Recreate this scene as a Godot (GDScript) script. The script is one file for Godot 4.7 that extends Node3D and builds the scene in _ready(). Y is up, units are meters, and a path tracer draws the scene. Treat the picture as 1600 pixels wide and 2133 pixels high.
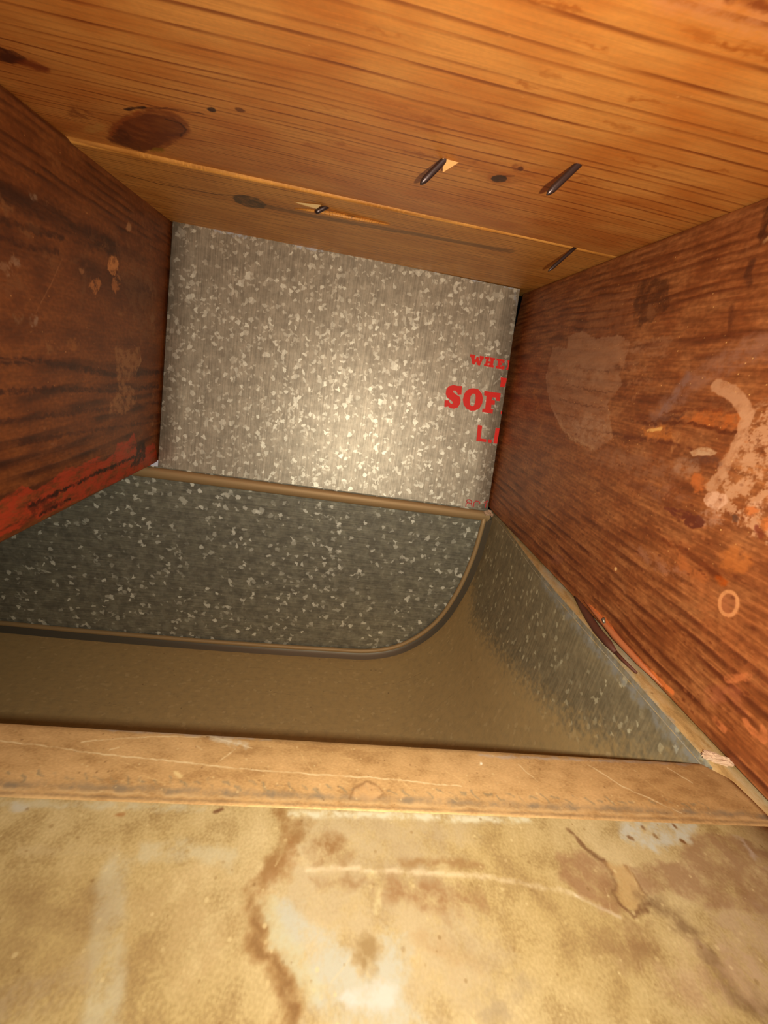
extends Node3D
# A joist bay seen from inside by the light of a lamp held next to the camera.
# x runs from the left joist (x = 0) to the right joist, y up from the underside of the joists, z towards the camera.

const BAY := 0.3683        # clear width between the joists
const TOP := 0.2353        # underside of the subfloor boards
const SEAM := 0.1158       # where the two subfloor boards meet
const LEAN := -0.1706      # the galvanized end sheet leans back
const CHEEK := 0.006       # far side of the duct elbow
const MOUTH := 0.3325      # near edge of the opening
const CREASE := 0.358      # where the folded strip meets the pan sheet

var M := {}
var names := {}


func _ready() -> void:
	# ---- camera ----
	var cam := Camera3D.new()
	cam.name = "camera"
	cam.fov = 101.274
	cam.near = 0.005
	cam.transform = Transform3D(Basis(Vector3(0.9844, 0.1596, 0.0747), Vector3(-0.1259, 0.9336, -0.3355), Vector3(-0.1232, 0.3209, 0.9391)).orthonormalized(), Vector3(0.1891, 0.1330, 0.4526))
	add_child(cam)
	cam.current = true
	# ---- air around: an unlit crawl space ----
	var env := Environment.new()
	env.background_mode = Environment.BG_COLOR
	env.background_color = Color(0.012, 0.011, 0.010)
	env.tonemap_mode = Environment.TONE_MAPPER_LINEAR
	env.tonemap_exposure = 1.0
	env.sdfgi_enabled = true
	env.ssao_enabled = true
	env.ssil_enabled = true
	var we := WorldEnvironment.new()
	we.name = "environment"
	we.environment = env
	add_child(we)
	# ---- the lamp: the small flash beside the lens ----
	var flash := AreaLight3D.new()
	flash.name = "flash"
	flash.light_color = Color(1.0, 0.965, 0.90)
	flash.light_energy = 0.122
	flash.area_size = Vector2(0.005, 0.005)
	flash.area_normalize_energy = true
	flash.area_range = 6.0
	flash.area_attenuation = 2.0
	flash.shadow_enabled = true
	var at: Vector3 = cam.transform * Vector3(0.026, -0.006, 0.0)
	add_child(flash)
	flash.look_at_from_position(at, at + cam.transform.basis * Vector3(-0.02, 0.08, -1.0), Vector3.UP)
	# ---- materials (textures are computed on four threads) ----
	make_materials()
	# ---- the bay: joists and boards ----
	make_joists()
	make_boards()
	# ---- sheet metal ----
	make_end_sheet()
	make_elbow()
	make_pan()
	# ---- small things ----
	make_nails()
	make_crumbs()


# ------------------------------------------------------------------ naming
func numbered(called: String) -> String:
	names[called] = names.get(called, -1) + 1
	return called if names[called] == 0 else "%s_%03d" % [called, names[called]]


func tag(o: Node3D, label: String, category: String, group := "") -> void:
	o.set_meta("label", label)
	o.set_meta("category", category)
	if group:
		o.set_meta("group", group)


func thing(called: String, label: String, category: String, where := Vector3.ZERO, group := "") -> Node3D:
	var o := Node3D.new()
	o.name = numbered(called)
	o.position = where
	tag(o, label, category, group)
	add_child(o, true)
	return o


func part(called: String, mesh: Mesh, m: Material, parent: Node3D, label := "") -> MeshInstance3D:
	var o := MeshInstance3D.new()
	o.name = called
	o.mesh = mesh
	o.material_override = m
	o.cast_shadow = GeometryInstance3D.SHADOW_CASTING_SETTING_ON
	if label:
		o.set_meta("label", label)
	parent.add_child(o, true)
	return o


# ------------------------------------------------------------------ shapes
# a grid of points, rows[i][j]; uvs in the same layout
func grid(st: SurfaceTool, rows: Array, uvs: Array, flip := false) -> void:
	for i in rows.size() - 1:
		for j in rows[i].size() - 1:
			var q := [[i, j], [i, j + 1], [i + 1, j + 1], [i + 1, j]]
			var order := [0, 1, 2, 0, 2, 3] if not flip else [0, 2, 1, 0, 3, 2]
			for k in order:
				st.set_uv(uvs[q[k][0]][q[k][1]])
				st.add_vertex(rows[i][j] if k == 0 else rows[q[k][0]][q[k][1]])


func begun(smooth := true) -> SurfaceTool:
	var st := SurfaceTool.new()
	st.begin(Mesh.PRIMITIVE_TRIANGLES)
	st.set_smooth_group(0 if smooth else -1)
	return st


func done(st: SurfaceTool) -> ArrayMesh:
	st.index()
	st.generate_normals()
	return st.commit()


# a bar: a closed outline (in the plane across the run) pushed along the run, ends closed.
# put(a, b, s) turns outline coordinates and the place along the run into a point; uv(point) gives the texture place
func bar(outline: PackedVector2Array, stations: Array, put: Callable, uv: Callable, smooth := false) -> ArrayMesh:
	var st := begun(smooth)
	var n := outline.size()
	for i in stations.size() - 1:
		for j in n:
			var a := outline[j]
			var b := outline[(j + 1) % n]
			var q := [put.call(a.x, a.y, stations[i]), put.call(b.x, b.y, stations[i]), put.call(b.x, b.y, stations[i + 1]), put.call(a.x, a.y, stations[i + 1])]
			for k in [0, 1, 2, 0, 2, 3]:
				st.set_uv(uv.call(q[k]))
				st.add_vertex(q[k])
	var caps := Geometry2D.triangulate_polygon(outline)
	for end in [0, stations.size() - 1]:
		for t in range(0, caps.size(), 3):
			for k in ([0, 1, 2] if end == 0 else [0, 2, 1]):
				var v := outline[caps[t + k]]
				var q: Vector3 = put.call(v.x, v.y, stations[end])
				st.set_uv(uv.call(q))
				st.add_vertex(q)
	return done(st)


# outline of a rectangle whose four corners are eased; r: radii at (lo,lo), (hi,lo), (hi,hi), (lo,hi)
func eased(x0: float, y0: float, x1: float, y1: float, r: Array) -> PackedVector2Array:
	var out := PackedVector2Array()
	var c := [Vector2(x0, y0), Vector2(x1, y0), Vector2(x1, y1), Vector2(x0, y1)]
	var inward := [Vector2(1, 1), Vector2(-1, 1), Vector2(-1, -1), Vector2(1, -1)]
	for k in 4:
		var m: Vector2 = c[k] + inward[k] * r[k]
		for s in 5:
			var a := PI + k * PI / 2 + s * PI / 8
			out.append(m + Vector2(cos(a), sin(a)) * r[k])
	return out


# a tube along points, radius per point
func tube(path: PackedVector3Array, radii: Array, sides := 10, squash := 1.0) -> ArrayMesh:
	var st := begun()
	var rows := []
	var uvs := []
	var up := Vector3(0.13, 0.31, 0.94)
	for i in path.size():
		var d := (path[mini(i + 1, path.size() - 1)] - path[maxi(i - 1, 0)]).normalized()
		var a := d.cross(up).normalized()
		var b := a.cross(d).normalized()
		var row := []
		var uv := []
		for j in sides + 1:
			var t := TAU * j / sides
			row.append(path[i] + (a * cos(t) + b * sin(t) * squash) * float(radii[mini(i, radii.size() - 1)]))
			uv.append(Vector2(float(j) / sides, float(i) / (path.size() - 1)))
		rows.append(row)
		uvs.append(uv)
	grid(st, rows, uvs)
	for end in [0, path.size() - 1]:
		for j in sides:
			var tri := [path[end], rows[end][j], rows[end][j + 1]] if end else [path[end], rows[end][j + 1], rows[end][j]]
			for v in tri:
				st.set_uv(Vector2(0.5, 0.5))
				st.add_vertex(v)
	return done(st)


# a lump of splintery stuff: an ellipsoid with noise
func lump(size: Vector3, rough: float, seed_: int, freq := 1.4) -> ArrayMesh:
	var n := FastNoiseLite.new()
	n.seed = seed_
	n.frequency = freq
	n.fractal_octaves = 3
	var st := begun(false)
	var rows := []
	var uvs := []
	for i in 13:
		var row := []
		var uv := []
		for j in 21:
			var v := Vector3(cos(TAU * (j % 20) / 20.0) * sin(PI * i / 12.0), cos(PI * i / 12.0), sin(TAU * (j % 20) / 20.0) * sin(PI * i / 12.0))
			row.append(v * size * (1.0 + rough * n.get_noise_3dv(v)))
			uv.append(Vector2(j / 20.0, i / 12.0))
		rows.append(row)
		uvs.append(uv)
	grid(st, rows, uvs)
	return done(st)


# ------------------------------------------------------------------ painted surfaces
# A sheet of colour and relief in millimetres. Marks are put where they sit on the board or the metal.
class Sheet:
	var w: int
	var h: int
	var res: float
	var ox: float
	var oy: float
	var c := PackedFloat32Array()
	var z := PackedFloat32Array()
	var fine := FastNoiseLite.new()
	var edge := FastNoiseLite.new()

	func _init(x0: float, y0: float, x1: float, y1: float, mm: float, seed_: int) -> void:
		res = mm
		ox = x0
		oy = y0
		w = int((x1 - x0) / mm)
		h = int((y1 - y0) / mm)
		c.resize(w * h * 3)
		z.resize(w * h)
		fine.seed = seed_
		fine.frequency = 0.55
		fine.fractal_octaves = 3
		edge.seed = seed_ + 7
		edge.frequency = 0.16
		edge.fractal_octaves = 4

	func uv(a: float, b: float) -> Vector2:      # metres on the surface to texture place
		return Vector2((a * 1000.0 - ox) / (w * res), (b * 1000.0 - oy) / (h * res))

	func noise(seed_: int, freq: float, octaves := 3) -> FastNoiseLite:
		var n := FastNoiseLite.new()
		n.seed = seed_
		n.frequency = freq
		n.noise_type = FastNoiseLite.TYPE_SIMPLEX_SMOOTH
		n.fractal_octaves = octaves
		return n

	func pts(flat: Array) -> PackedVector2Array:
		var out := PackedVector2Array()
		for i in range(0, flat.size(), 2):
			out.append(Vector2(flat[i], flat[i + 1]))
		return out

	# Lay a mark. Inside a closed outline (width 0) or within a width of a line. a: cover; soft: edge in mm; rag: raggedness of the edge in mm; worn: how much is rubbed away;
	# sx: how far the wear is drawn out along the grain
	func mark(flat: Array, width: float, col: Color, a: float, soft := 0.5, rag := 1.0, worn := 0.3, raise := 0.0, sx := 1.0) -> void:
		var v := pts(flat)
		var n := v.size()
		var lo := v[0]
		var hi := v[0]
		for q in v:
			lo = lo.min(q)
			hi = hi.max(q)
		var pad := width + soft + rag + res
		var i0 := maxi(0, int((lo.x - pad - ox) / res))
		var i1 := mini(w - 1, int((hi.x + pad - ox) / res))
		var j0 := maxi(0, int((lo.y - pad - oy) / res))
		var j1 := mini(h - 1, int((hi.y + pad - oy) / res))
		var closed := width <= 0.0
		var cr := col.r * 255.0
		var cg := col.g * 255.0
		var cb := col.b * 255.0
		for j in range(j0, j1 + 1):
			var y := oy + (j + 0.5) * res
			for i in range(i0, i1 + 1):
				var x := ox + (i + 0.5) * res
				var e := edge.get_noise_2d(x, y)
				var px := x + rag * e
				var py := y + rag * edge.get_noise_2d(y + 300.0, x)
				var best := 1e9
				var inside := false
				var last := n if closed else n - 1
				for k in last:
					var p := v[k]
					var q := v[k + 1 if k + 1 < n else 0]
					var dx := q.x - p.x
					var dy := q.y - p.y
					var ax := px - p.x
					var ay := py - p.y
					var t := clampf((ax * dx + ay * dy) / (dx * dx + dy * dy + 1e-9), 0.0, 1.0)
					var ex := ax - t * dx
					var ey := ay - t * dy
					best = minf(best, ex * ex + ey * ey)
					if closed and (p.y > py) != (q.y > py) and px < dx * (py - p.y) / dy + p.x:
						inside = not inside
				var d := sqrt(best)
				d = -d if inside else d
				d -= width
				if d > soft:
					continue
				var m := a * (1.0 - smoothstep(-soft, soft, d))
				if worn > 0.0:
					m *= clampf(1.0 - worn + worn * 2.6 * (0.45 * fine.get_noise_2d(x / sx, y) + 1.1 * edge.get_noise_2d(x * 0.7 / sx + 90.0, y * 0.7 - 40.0) + 0.17), 0.0, 1.0)
				var o := (j * w + i) * 3
				c[o] = lerpf(c[o], cr, m)
				c[o + 1] = lerpf(c[o + 1], cg, m)
				c[o + 2] = lerpf(c[o + 2], cb, m)
				z[j * w + i] += raise * m

	func specks(count: int, x0: float, y0: float, x1: float, y1: float, lo: float, hi: float, col: Color, a: float, seed_: int, longer := 1.0) -> void:
		var rng := RandomNumberGenerator.new()
		rng.seed = seed_
		for k in count:
			var cx := rng.randf_range(x0, x1)
			var cy := rng.randf_range(y0, y1)
			var r := rng.randf_range(lo, hi)
			var m := a * rng.randf_range(0.4, 1.0)
			for j in range(maxi(0, int((cy - r - oy) / res)), mini(h, int((cy + r - oy) / res) + 2)):
				for i in range(maxi(0, int((cx - r * longer - ox) / res)), mini(w, int((cx + r * longer - ox) / res) + 2)):
					var d := Vector2((ox + (i + 0.5) * res - cx) / longer, oy + (j + 0.5) * res - cy).length()
					var t := m * (1.0 - smoothstep(r * 0.5, r + res * 0.5, d))
					if t > 0.0:
						var o := (j * w + i) * 3
						c[o] = lerpf(c[o], col.r * 255.0, t)
						c[o + 1] = lerpf(c[o + 1], col.g * 255.0, t)
						c[o + 2] = lerpf(c[o + 2], col.b * 255.0, t)

	# scratches: thin lines of random place
	func scratches(count: int, x0: float, y0: float, x1: float, y1: float, longest: float, turn: float, spread: float, col: Color, a: float, seed_: int) -> void:
		var rng := RandomNumberGenerator.new()
		rng.seed = seed_
		for k in count:
			var p := Vector2(rng.randf_range(x0, x1), rng.randf_range(y0, y1))
			var d := Vector2.from_angle(turn + rng.randf_range(-spread, spread)) * rng.randf_range(0.25, 1.0) * longest
			mark([p.x, p.y, p.x + d.x, p.y + d.y], rng.randf_range(0.08, 0.22), col, a * rng.randf_range(0.4, 1.0), 0.25, 0.6, 0.6)

	# clear softwood: growth rings cut lengthwise. s runs along the grain (x), t across. ring(t) counts rings
	func softwood(pale: Color, warm: Color, dark: Color, t0: float, first: float, widen: float, knots: Array, seed_: int, line := 1.0) -> void:
		var warp := noise(seed_, 0.006, 2)
		var fib := noise(seed_ + 1, 0.5, 2)
		var blot := noise(seed_ + 2, 0.03, 4)
		var tone := noise(seed_ + 3, 0.12, 2)
		for j in h:
			var t := oy + (j + 0.5) * res
			for i in w:
				var s := ox + (i + 0.5) * res
				var tt := absf(t - t0) + 4.5 * warp.get_noise_2d(s * 0.5, t) + 0.5 * blot.get_noise_2d(s * 0.3, t * 0.8)
				var near := 0.0
				for k in knots:
					var dx: float = (s - k[0]) / k[2]
					var dy: float = (t - k[1]) / k[3]
					var g := exp(-dx * dx - dy * dy)
					tt += k[4] * g * (1.0 if dy * (t - t0) > 0 else -1.0) * minf(1.0, absf(dy) * 1.5)
					near = maxf(near, g)
				tt = maxf(tt, 0.0)
				var q := log(1.0 + tt * widen / first) / widen
				var f := q - floorf(q)
				var id := floorf(q)
				var strong := 0.55 + 0.45 * sin(id * 2.4 + 1.3 * sin(id * 0.7))
				var l := smoothstep(0.50, 0.88, f) * (1.0 - smoothstep(0.91, 1.0, f)) * strong * line
				var bl := blot.get_noise_2d(s * 0.5, t * 1.1)
				l *= clampf(0.88 + 1.0 * tone.get_noise_2d(s * 0.16, t), 0.3, 1.3)
				var fb := fib.get_noise_2d(s * 0.06, t * 1.6) * 0.07 + fib.get_noise_2d(s * 0.8, t * 0.8) * 0.035
				var mixw := clampf(0.42 + 1.15 * bl + fb * 2.0, 0.0, 1.0)
				var k2 := clampf(l * 0.62 + near * 0.25, 0.0, 1.0)
				var m := 1.0 + fb
				var o := (j * w + i) * 3
				c[o] = clampf(lerpf(lerpf(pale.r, warm.r, mixw), dark.r, k2) * m, 0.0, 1.0) * 255.0
				c[o + 1] = clampf(lerpf(lerpf(pale.g, warm.g, mixw), dark.g, k2) * m, 0.0, 1.0) * 255.0
				c[o + 2] = clampf(lerpf(lerpf(pale.b, warm.b, mixw), dark.b, k2) * m, 0.0, 1.0) * 255.0
				z[j * w + i] = 0.5 + 0.18 * fb + 0.10 * l

	# weathered joist stock: coarse raised grain, fibres, mottled stain
	func joist_wood(base: Color, pale: Color, dark: Color, lines: Array, seed_: int, fibre := 0.14) -> void:
		var warp := noise(seed_, 0.008, 3)
		var fib := noise(seed_ + 1, 0.42, 3)
		var mott := noise(seed_ + 2, 0.045, 4)
		var cross := noise(seed_ + 3, 0.22, 3)
		var broken := noise(seed_ + 5, 0.03, 2)
		for j in h:
			var y := oy + (j + 0.5) * res
			# ring spacing changes over the height of the board: lines = [y, rings per mm, strength] ...
			var a := 0
			while a + 3 < lines.size() - 3 and y > lines[a + 3]:
				a += 3
			for i in w:
				var s := ox + (i + 0.5) * res
				var wob := (3.5 + 6.0 * smoothstep(25.0, 110.0, y) - 4.0 * smoothstep(170.0, 220.0, y)) * warp.get_noise_2d(s * 0.45, y * 0.9) + 1.1 * warp.get_noise_2d(s * 1.6 + 500.0, y * 2.0)
				var yy := y + wob
				var q := 0.0
				var strong := 0.0
				for b in range(0, lines.size() - 3, 3):
					var top := minf(yy, lines[b + 3])
					if top > lines[b]:
						q += (top - lines[b]) * lines[b + 1]
					if yy >= lines[b] and yy < lines[b + 3]:
						strong = lerpf(lines[b + 2], lines[b + 5], (yy - lines[b]) / (lines[b + 3] - lines[b]))
				if yy < lines[0]:
					q = (yy - lines[0]) * lines[1]
					strong = lines[2]
				if yy >= lines[lines.size() - 3]:
					q += (yy - lines[lines.size() - 3]) * lines[lines.size() - 2]
					strong = lines[lines.size() - 1]
				var f := q - floorf(q)
				var l := smoothstep(0.25, 0.75, f) * (1.0 - smoothstep(0.80, 1.0, f))
				l *= strong * clampf(0.75 + 1.5 * broken.get_noise_2d(s * 0.6, floorf(q) * 37.0), 0.0, 1.4)
				var fb := fib.get_noise_2d(s * 0.09, y)
				var mo := mott.get_noise_2d(s * 0.6, y)
				var cr := cross.get_noise_2d(s, y * 1.3)
				var pl := clampf(0.30 + 0.9 * mo + 2.6 * fibre * fb + 0.30 * cr, 0.0, 1.0)
				var k := clampf(l + maxf(0.0, -0.5 * mo - 0.1), 0.0, 1.0)
				var m := 1.0 + fibre * fb + 0.10 * cr
				var o := (j * w + i) * 3
				c[o] = clampf(lerpf(lerpf(base.r, pale.r, pl), dark.r, k) * m, 0.0, 1.0) * 255.0
				c[o + 1] = clampf(lerpf(lerpf(base.g, pale.g, pl), dark.g, k) * m, 0.0, 1.0) * 255.0
				c[o + 2] = clampf(lerpf(lerpf(base.b, pale.b, pl), dark.b, k) * m, 0.0, 1.0) * 255.0
				z[j * w + i] = 0.5 + 0.12 * fb - 0.35 * l + 0.06 * cr

	# hot-dipped zinc: small bright crystals on a dull ground, rolling streaks. ax, ay stretch the crystals
	func zinc(ground: Color, deep: Color, crystal: Color, size: float, share: float, streak_down: bool, ax: float, ay: float, seed_: int) -> void:
		var cell := FastNoiseLite.new()
		cell.seed = seed_
		cell.noise_type = FastNoiseLite.TYPE_CELLULAR
		cell.cellular_return_type = FastNoiseLite.RETURN_CELL_VALUE
		cell.cellular_jitter = 1.0
		cell.frequency = 1.0 / size
		cell.fractal_type = FastNoiseLite.FRACTAL_NONE
		cell.domain_warp_enabled = true
		cell.domain_warp_amplitude = size * 1.1
		cell.domain_warp_frequency = 0.55 / size
		cell.domain_warp_fractal_octaves = 2
		var cell2: FastNoiseLite = cell.duplicate()
		cell2.seed = seed_ + 11
		cell2.frequency = 1.7 / size
		var many := noise(seed_ + 2, 0.022, 3)
		var streak := noise(seed_ + 3, 0.6, 3)
		var mott := noise(seed_ + 4, 0.06, 4)
		for j in h:
			var y := oy + (j + 0.5) * res
			for i in w:
				var x := ox + (i + 0.5) * res
				var cut := 1.0 - 2.0 * share - 0.5 * share * many.get_noise_2d(x, y) * 2.0
				var v := cell.get_noise_2d(x * ax, y * ay)
				var v2 := cell2.get_noise_2d(x * ax, y * ay)
				var b := smoothstep(cut - 0.02, cut + 0.02, v) * (0.35 + 0.65 * clampf((v - cut) / (1.0 - cut + 1e-3), 0.0, 1.0))
				b = maxf(b, 0.5 * smoothstep(cut + 0.10, cut + 0.14, v2))
				b = maxf(b, 0.10 * smoothstep(0.0, 0.3, v))
				var st := streak.get_noise_2d(x if streak_down else x * 0.03, y * 0.03 if streak_down else y)
				var mo := mott.get_noise_2d(x, y)
				var g := clampf(0.5 + 0.9 * mo + 0.55 * st, 0.0, 1.0)
				var o := (j * w + i) * 3
				var m := 1.0 + 0.07 * st + 0.03 * v2
				c[o] = clampf(lerpf(lerpf(deep.r, ground.r, g), crystal.r, b) * m, 0.0, 1.0) * 255.0
				c[o + 1] = clampf(lerpf(lerpf(deep.g, ground.g, g), crystal.g, b) * m, 0.0, 1.0) * 255.0
				c[o + 2] = clampf(lerpf(lerpf(deep.b, ground.b, g), crystal.b, b) * m, 0.0, 1.0) * 255.0
				z[j * w + i] = 0.5 + 0.10 * st + 0.05 * b

	# tarnished sheet: mottled oxide, grime, fine rubbed streaks
	func tarnish(base: Color, pale: Color, dark: Color, coarse: float, ax: float, ay: float, seed_: int) -> void:
		var big := noise(seed_, coarse, 4)
		var mid := noise(seed_ + 1, coarse * 5.0, 4)
		var tiny := noise(seed_ + 2, 0.9, 2)
		for j in h:
			var y := oy + (j + 0.5) * res
			for i in w:
				var x := ox + (i + 0.5) * res
				var a := big.get_noise_2d(x * ax, y * ay)
				var b := mid.get_noise_2d(x * ax, y * ay)
				var t := tiny.get_noise_2d(x * ax, y * ay)
				var pl := clampf(0.35 + 1.0 * a + 0.5 * b + 0.2 * t, 0.0, 1.0)
				var dk := clampf(-0.5 * a - 0.75 * b - 0.25 * t - 0.06, 0.0, 1.0)
				var m := 1.0 + 0.05 * t + 0.04 * b
				var o := (j * w + i) * 3
				c[o] = clampf(lerpf(lerpf(base.r, pale.r, pl), dark.r, dk) * m, 0.0, 1.0) * 255.0
				c[o + 1] = clampf(lerpf(lerpf(base.g, pale.g, pl), dark.g, dk) * m, 0.0, 1.0) * 255.0
				c[o + 2] = clampf(lerpf(lerpf(base.b, pale.b, pl), dark.b, dk) * m, 0.0, 1.0) * 255.0
				z[j * w + i] = 0.5 + 0.10 * b + 0.06 * t

	func colour_texture() -> ImageTexture:
		var bytes := PackedByteArray()
		bytes.resize(w * h * 3)
		for k in w * h * 3:
			bytes[k] = int(clampf(c[k], 0.0, 255.0))
		return ImageTexture.create_from_image(Image.create_from_data(w, h, false, Image.FORMAT_RGB8, bytes))

	func relief_texture() -> ImageTexture:
		var bytes := PackedByteArray()
		bytes.resize(w * h)
		for k in w * h:
			bytes[k] = int(clampf(z[k], 0.0, 1.0) * 255.0)
		return ImageTexture.create_from_image(Image.create_from_data(w, h, false, Image.FORMAT_L8, bytes))


var sheets := {}


func make_materials() -> void:
	sheets = {
		"right joist": Sheet.new(-60, -10, 480, 245, 0.36, 11),
		"left joist": Sheet.new(-60, -10, 480, 245, 0.45, 23),
		"board": Sheet.new(-10, 110, 380, 505, 0.36, 37),
		"far board": Sheet.new(-10, -80, 380, 125, 0.38, 41),
		"end sheet": Sheet.new(-10, -10, 380, 250, 0.30, 53),
		"cheek": Sheet.new(-320, -260, 390, 10, 0.50, 61),
		"heel": Sheet.new(-20, -10, 800, 350, 0.62, 71),
		"pan": Sheet.new(-10, 345, 380, 560, 0.28, 83),
		"strip": Sheet.new(-10, 325, 380, 365, 0.28, 97),
		"flange": Sheet.new(-10, -10, 45, 600, 0.40, 101),
	}
	var jobs := [paint_right_joist, paint_left_joist, paint_board, paint_far_board, paint_end_sheet, paint_cheek, paint_heel, paint_pan, paint_strip, paint_flange]
	var ids := []
	for job in jobs:
		ids.append(WorkerThreadPool.add_task(job))
	for id in ids:
		WorkerThreadPool.wait_for_task_completion(id)
	# name, roughness, metallic, specular, relief in cm
	var looks := [
		["right joist", 0.45, 0.0, 0.5, 0.05], ["left joist", 0.45, 0.0, 0.45, 0.04], ["board", 0.45, 0.0, 0.45, 0.012], ["far board", 0.5, 0.0, 0.45, 0.02],
		["end sheet", 0.49, 0.45, 0.45, 0.006], ["cheek", 0.50, 0.35, 0.4, 0.006], ["heel", 0.50, 0.28, 0.4, 0.006], ["pan", 0.66, 0.18, 0.3, 0.015], ["strip", 0.52, 0.45, 0.4, 0.012], ["flange", 0.52, 0.4, 0.4, 0.012],
	]
	for l in looks:
		var m := StandardMaterial3D.new()
		m.resource_name = l[0]
		m.albedo_texture = sheets[l[0]].colour_texture()
		m.roughness = l[1]
		m.metallic = l[2]
		m.metallic_specular = l[3]
		m.heightmap_enabled = true
		m.heightmap_scale = l[4]
		m.heightmap_texture = sheets[l[0]].relief_texture()
		M[l[0]] = m
	plain("steel", Color(0.36, 0.31, 0.30), 0.38, 0.85)
	plain("print", Color(0.92, 0.15, 0.09), 0.6, 0.0)
	plain("faint print", Color(0.80, 0.18, 0.19), 0.6, 0.0)
	plain("fresh wood", Color(0.86, 0.62, 0.34), 0.7, 0.0)
	plain("pale wood", Color(0.93, 0.78, 0.52), 0.7, 0.0)
	plain("torn wood", Color(0.68, 0.39, 0.22), 0.65, 0.0)
	plain("dark splinter", Color(0.33, 0.17, 0.10), 0.7, 0.0)
	plain("crumb", Color(0.74, 0.62, 0.50), 0.9, 0.0)
	plain("white scrap", Color(0.93, 0.92, 0.96), 0.8, 0.0)  # white that stands for light showing through the corner gap
	plain("zinc", Color(0.52, 0.49, 0.42), 0.42, 0.7)
	plain("hem", Color(0.70, 0.58, 0.40), 0.6, 0.35)
	plain("end grain", Color(0.30, 0.17, 0.09), 0.8, 0.0)


func plain(called: String, col: Color, rough: float, metal: float) -> void:
	var m := StandardMaterial3D.new()
	m.resource_name = called
	m.albedo_color = col
	m.roughness = rough
	m.metallic = metal
	M[called] = m


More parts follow.
